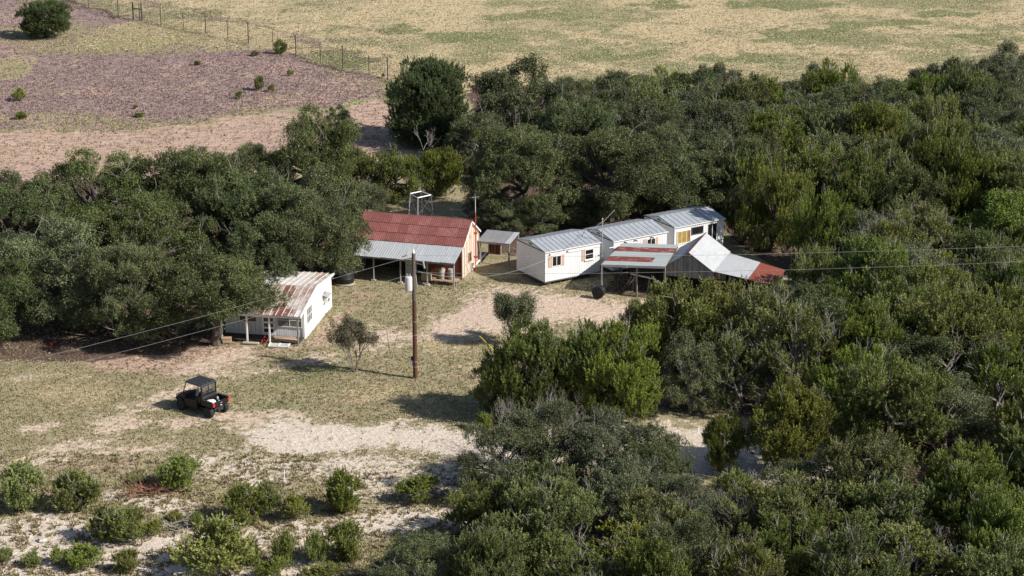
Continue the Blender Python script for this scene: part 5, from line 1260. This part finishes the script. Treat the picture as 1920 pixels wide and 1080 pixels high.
a, b = at(250, 36) - f0, at(266, 38.5) - f0
for q in (a, b): MB().tube([(q.x, q.y, -.1), (q.x, q.y, 2.2)], .09, 6).build('brace_post', M['wood_dark'], fe)
MB().tube([(a.x, a.y, 1.4), (b.x, b.y, 1.4)], .06, 6).build('brace_rail', M['wood_dark'], fe)

# ------------------------------------------------------------------ side by side utility vehicle
fwd = Vector((-.80, .60, 0)); UH = math.atan2(fwd.y, fwd.x)           # local +x is forward
pr = (at(387, 781) + at(420, 771)) / 2
base = pr + fwd * .52
uv = thing('utility_vehicle', 'black side by side utility vehicle with roof and cargo bed parked on the grass', 'vehicle', (base.x, base.y, -.03), UH)
def wheel(x, y):
    t_ = MB().lathe([(.20, -.14), (.31, -.145), (.345, -.10), (.35, 0), (.345, .10), (.31, .145), (.20, .14)], (x, y, .35), axis='y', n=22)
    for k in range(22):
        a = k * 2 * math.pi / 22; c, s = math.cos(a), math.sin(a)
        for yy in (-.065, .065):
            m = Vector((x + c * .355, y + yy, .35 + s * .355)); d = Vector((-s, 0, c)) * .022; o_ = Vector((c, 0, s)) * .014; w_ = Vector((0, .05, 0))
            t_.hull([m - d - w_, m + d - w_, m + d + w_, m - d + w_], [m - d - w_ + o_, m + d - w_ + o_, m + d + w_ + o_, m - d + w_ + o_])
    wo = t_.build('wheel', M['tyre'], uv)
    MB().lathe([(.19, -.11), (.16, -.06), (.08, -.07), (.06, -.10), (.06, .10), (.08, .07), (.16, .06), (.19, .11)], (x, y, .35), axis='y', n=16).build('rim', M['utv_grey'], wo)
WBASE = 2.35
for x in (-.62, -.62 + WBASE):
    for y in (-.62, .62): wheel(x, y)
B_ = 'utv_black'
MB().box(-.25, 2.1, -.48, .48, .30, .46).build('floor_pan', M[B_], uv, .02)
MB().box(.0, .10, -.5, .5, .30, .36).tube([(-.62, -.5, .33), (-.62, .5, .33)], .04, 8).tube([(-.62 + WBASE, -.5, .33), (-.62 + WBASE, .5, .33)], .04, 8).build('axle', M['utv_grey'], uv)
# hood and front end
hood = MB(); hood.hull([(1.55, -.68, .55), (2.28, -.52, .50), (2.28, .52, .50), (1.55, .68, .55)], [(1.55, -.66, 1.02), (2.24, -.48, .82), (2.24, .48, .82), (1.55, .66, 1.02)]); hood.build('hood', M[B_], uv, .04)
for s in (-1, 1):
    MB().hull([(1.52, s*.50, .68), (2.2, s*.50, .68), (2.2, s*.76, .66), (1.52, s*.76, .66)] if s > 0 else [(1.52, -.76, .66), (2.2, -.76, .66), (2.2, -.50, .68), (1.52, -.50, .68)],
              [(1.60, s*.50, .80), (2.1, s*.50, .80), (2.1, s*.74, .76), (1.60, s*.74, .76)] if s > 0 else [(1.60, -.74, .76), (2.1, -.74, .76), (2.1, -.50, .80), (1.60, -.50, .80)]).build('front_fender', M[B_], uv, .015)
    MB().box(2.22, 2.29, s*.40 - .09, s*.40 + .09, .66, .76).build('headlight', M['steel_grey'], uv, .01)
    MB().hull([(.35, s*.60 - .08, .36), (1.55, s*.60 - .08, .36), (1.55, s*.60 + .08, .36), (.35, s*.60 + .08, .36)], [(.35, s*.64 - .03, .92), (1.5, s*.64 - .03, .80), (1.5, s*.64 + .03, .80), (.35, s*.64 + .03, .92)]).build('door', M[B_], uv, .015)
MB().tube([(2.32, -.42, .45), (2.38, -.42, .78), (2.38, .42, .78), (2.32, .42, .45)], .03, 7).build('front_bumper', M['utv_grey'], uv)
MB().box(1.42, 1.56, -.64, .64, .62, 1.06).build('dashboard', M['utv_grey'], uv, .03)
mb = MB()
ring = [(1.22 + .02 * math.sin(a), .33 + .17 * math.cos(a), 1.05 + .17 * math.sin(a)) for a in [k * math.pi / 8 for k in range(17)]]
mb.tube(ring, .016, 6).tube([(1.45, .33, .95), (1.22, .33, 1.05)], .02, 6).build('steering_wheel', M[B_], uv)
MB().box(.30, .85, -.60, .60, .62, .76).build('seat', M['utv_grey'], uv, .04)
MB().hull([(.20, -.60, .74), (.34, -.60, .74), (.34, .60, .74), (.20, .60, .74)], [(.08, -.58, 1.22), (.18, -.58, 1.22), (.18, .58, 1.22), (.08, .58, 1.22)]).build('backrest', M['utv_grey'], uv, .04)
for y in (-.38, .0, .38): MB().box(.06, .15, y - .11, y + .11, 1.26, 1.42).build('headrest', M['utv_grey'], uv, .03)
# roll cage and roof
for s in (-1, 1):
    MB().tube([(1.58, s*.64, .98), (1.28, s*.60, 1.84), (1.18, s*.60, 1.88)], .028, 7).build('cage_post', M[B_], uv)
    MB().tube([(.06, s*.64, .70), (-.02, s*.64, 1.2), (-.02, s*.62, 1.86)], .028, 7).build('cage_post', M[B_], uv)
    MB().tube([(-.02, s*.62, 1.87), (1.22, s*.60, 1.88)], .026, 7).build('cage_rail', M[B_], uv)
roof = MB(); roof.hull([(-.14, -.70, 1.88), (1.36, -.68, 1.88), (1.36, .68, 1.88), (-.14, .70, 1.88)], [(-.10, -.66, 1.955), (1.30, -.62, 1.965), (1.30, .62, 1.965), (-.10, .66, 1.955)])
ro = roof.build('roof', M['utv_grey'], uv, .03)
for y in (-.35, 0, .35): MB().hull([(.0, y - .09, 1.95), (1.2, y - .08, 1.955), (1.2, y + .08, 1.955), (.0, y + .09, 1.95)], [(.03, y - .07, 1.978), (1.17, y - .06, 1.985), (1.17, y + .06, 1.985), (.03, y + .07, 1.978)]).build('roof_rib', M['utv_grey'], ro)
# rear window and its frame
gt = NT('clear_plastic'); tb_ = gt.n('ShaderNodeBsdfTransparent'); tb_.inputs[0].default_value = (.8, .82, .84, 1); mx_ = gt.n('ShaderNodeMixShader'); mx_.inputs[0].default_value = .22
gt.b.inputs['Base Color'].default_value = (.1, .1, .1, 1); gt.b.inputs['Roughness'].default_value = .15
gt.l(tb_.outputs[0], mx_.inputs[1]); gt.l(gt.b.outputs[0], mx_.inputs[2]); gt.l(mx_.outputs[0], gt.t.nodes['Material Output'].inputs['Surface']); CLEAR = gt.m
MB().box(-.05, -.038, -.56, .56, 1.28, 1.82).build('rear_window', CLEAR, uv)
mb = MB(); mb.box(-.07, -.02, -.64, -.56, 1.22, 1.87).box(-.07, -.02, .56, .64, 1.22, 1.87).box(-.07, -.02, -.56, .56, 1.82, 1.87).box(-.08, -.01, -.56, .56, 1.22, 1.28).box(-.06, -.03, -.02, .02, 1.28, 1.82); mb.build('rear_window_frame', M[B_], uv)
MB().box(-.12, .04, -.62, .62, .92, 1.21).build('rear_panel', M['utv_grey'], uv, .02)
# cargo bed
MB().box(-1.02, -.14, -.66, .66, .74, .79).build('bed_floor', M[B_], uv)
for s in (-1, 1):
    y = s * .69; MB().box(-1.04, -.10, y - .035, y + .035, .72, 1.06).build('bed_side', M[B_], uv, .015)
    MB().box(-1.02, -.14, y - .05, y + .05, 1.06, 1.09).build('bed_rail', M['utv_grey'], uv)
    MB().box(-1.115, -1.045, s*.63 - .07, s*.63 + .07, .78, 1.02).build('tail_light', M['tail_red'], uv, .01)
MB().box(-.14, -.09, -.66, .66, .74, 1.06).build('bed_front', M[B_], uv)
tg = MB().box(-1.08, -1.03, -.56, .56, .73, 1.06).build('tailgate', M[B_], uv, .015); MB().box(-1.10, -1.081, -.06, .06, .90, .94).build('handle', M['steel_grey'], tg); MB().box(-1.087, -1.081, -.07, .07, .74, .78).build('badge', M['trim_white'], tg)
MB().box(-.9, -.3, -.38, .38, .42, .62).build('rear_frame', M['utv_grey'], uv, .02); MB().box(-1.02, -.86, -.22, .22, .40, .52).build('hitch', M['utv_grey'], uv, .01)
for s in (-1, 1): MB().tube([(-.3, s*.45, .34), (-.2, s*.36, .95)], .05, 8).build('shock', M['utv_grey'], uv)
def utvp(x, y, z):
    c, s = math.cos(UH), math.sin(UH); return (base.x + x*c - y*s, base.y + x*s + y*c, z)
# white sack: lumpy closed mesh
import bmesh
bm = bmesh.new(); bmesh.ops.create_icosphere(bm, subdivisions=3, radius=1)
rr = random.Random(2)
for v in bm.verts:
    n_ = math.sin(v.co.x * 5 + 1) * math.cos(v.co.y * 6) * .12 + rr.uniform(-.03, .03); v.co = Vector((v.co.x * (.30 + n_ * .2), v.co.y * (.24 + n_ * .2), max(v.co.z, -.55) * (.13 + n_ * .1)))
me = bpy.data.meshes.new('white_sack'); bm.to_mesh(me); me.materials.append(M['trim_white']); bm.free()
o = link_mesh('white_sack', me); o.location = utvp(-.50, .28, .88); o.rotation_euler = (0, 0, .4); tag(o, 'crumpled white sack lying in the cargo bed of the black vehicle', 'sack')
for (x, y, z, s, mt, lab) in ((-.75, -.15, .80, .05, 'trim_white', 'small white jug in the cargo bed of the black vehicle'), (-.35, -.42, .80, .08, 'steel_grey', 'grey can in the cargo bed next to the white sack')):
    o = MB().lathe([(s, 0), (s, s * 1.6), (s * .5, s * 2.1), (s * .3, s * 2.3)], n=12).build('jug' if mt == 'trim_white' else 'can', M[mt]); o.location = utvp(x, y, z); tag(o, lab, 'jug' if mt == 'trim_white' else 'can')
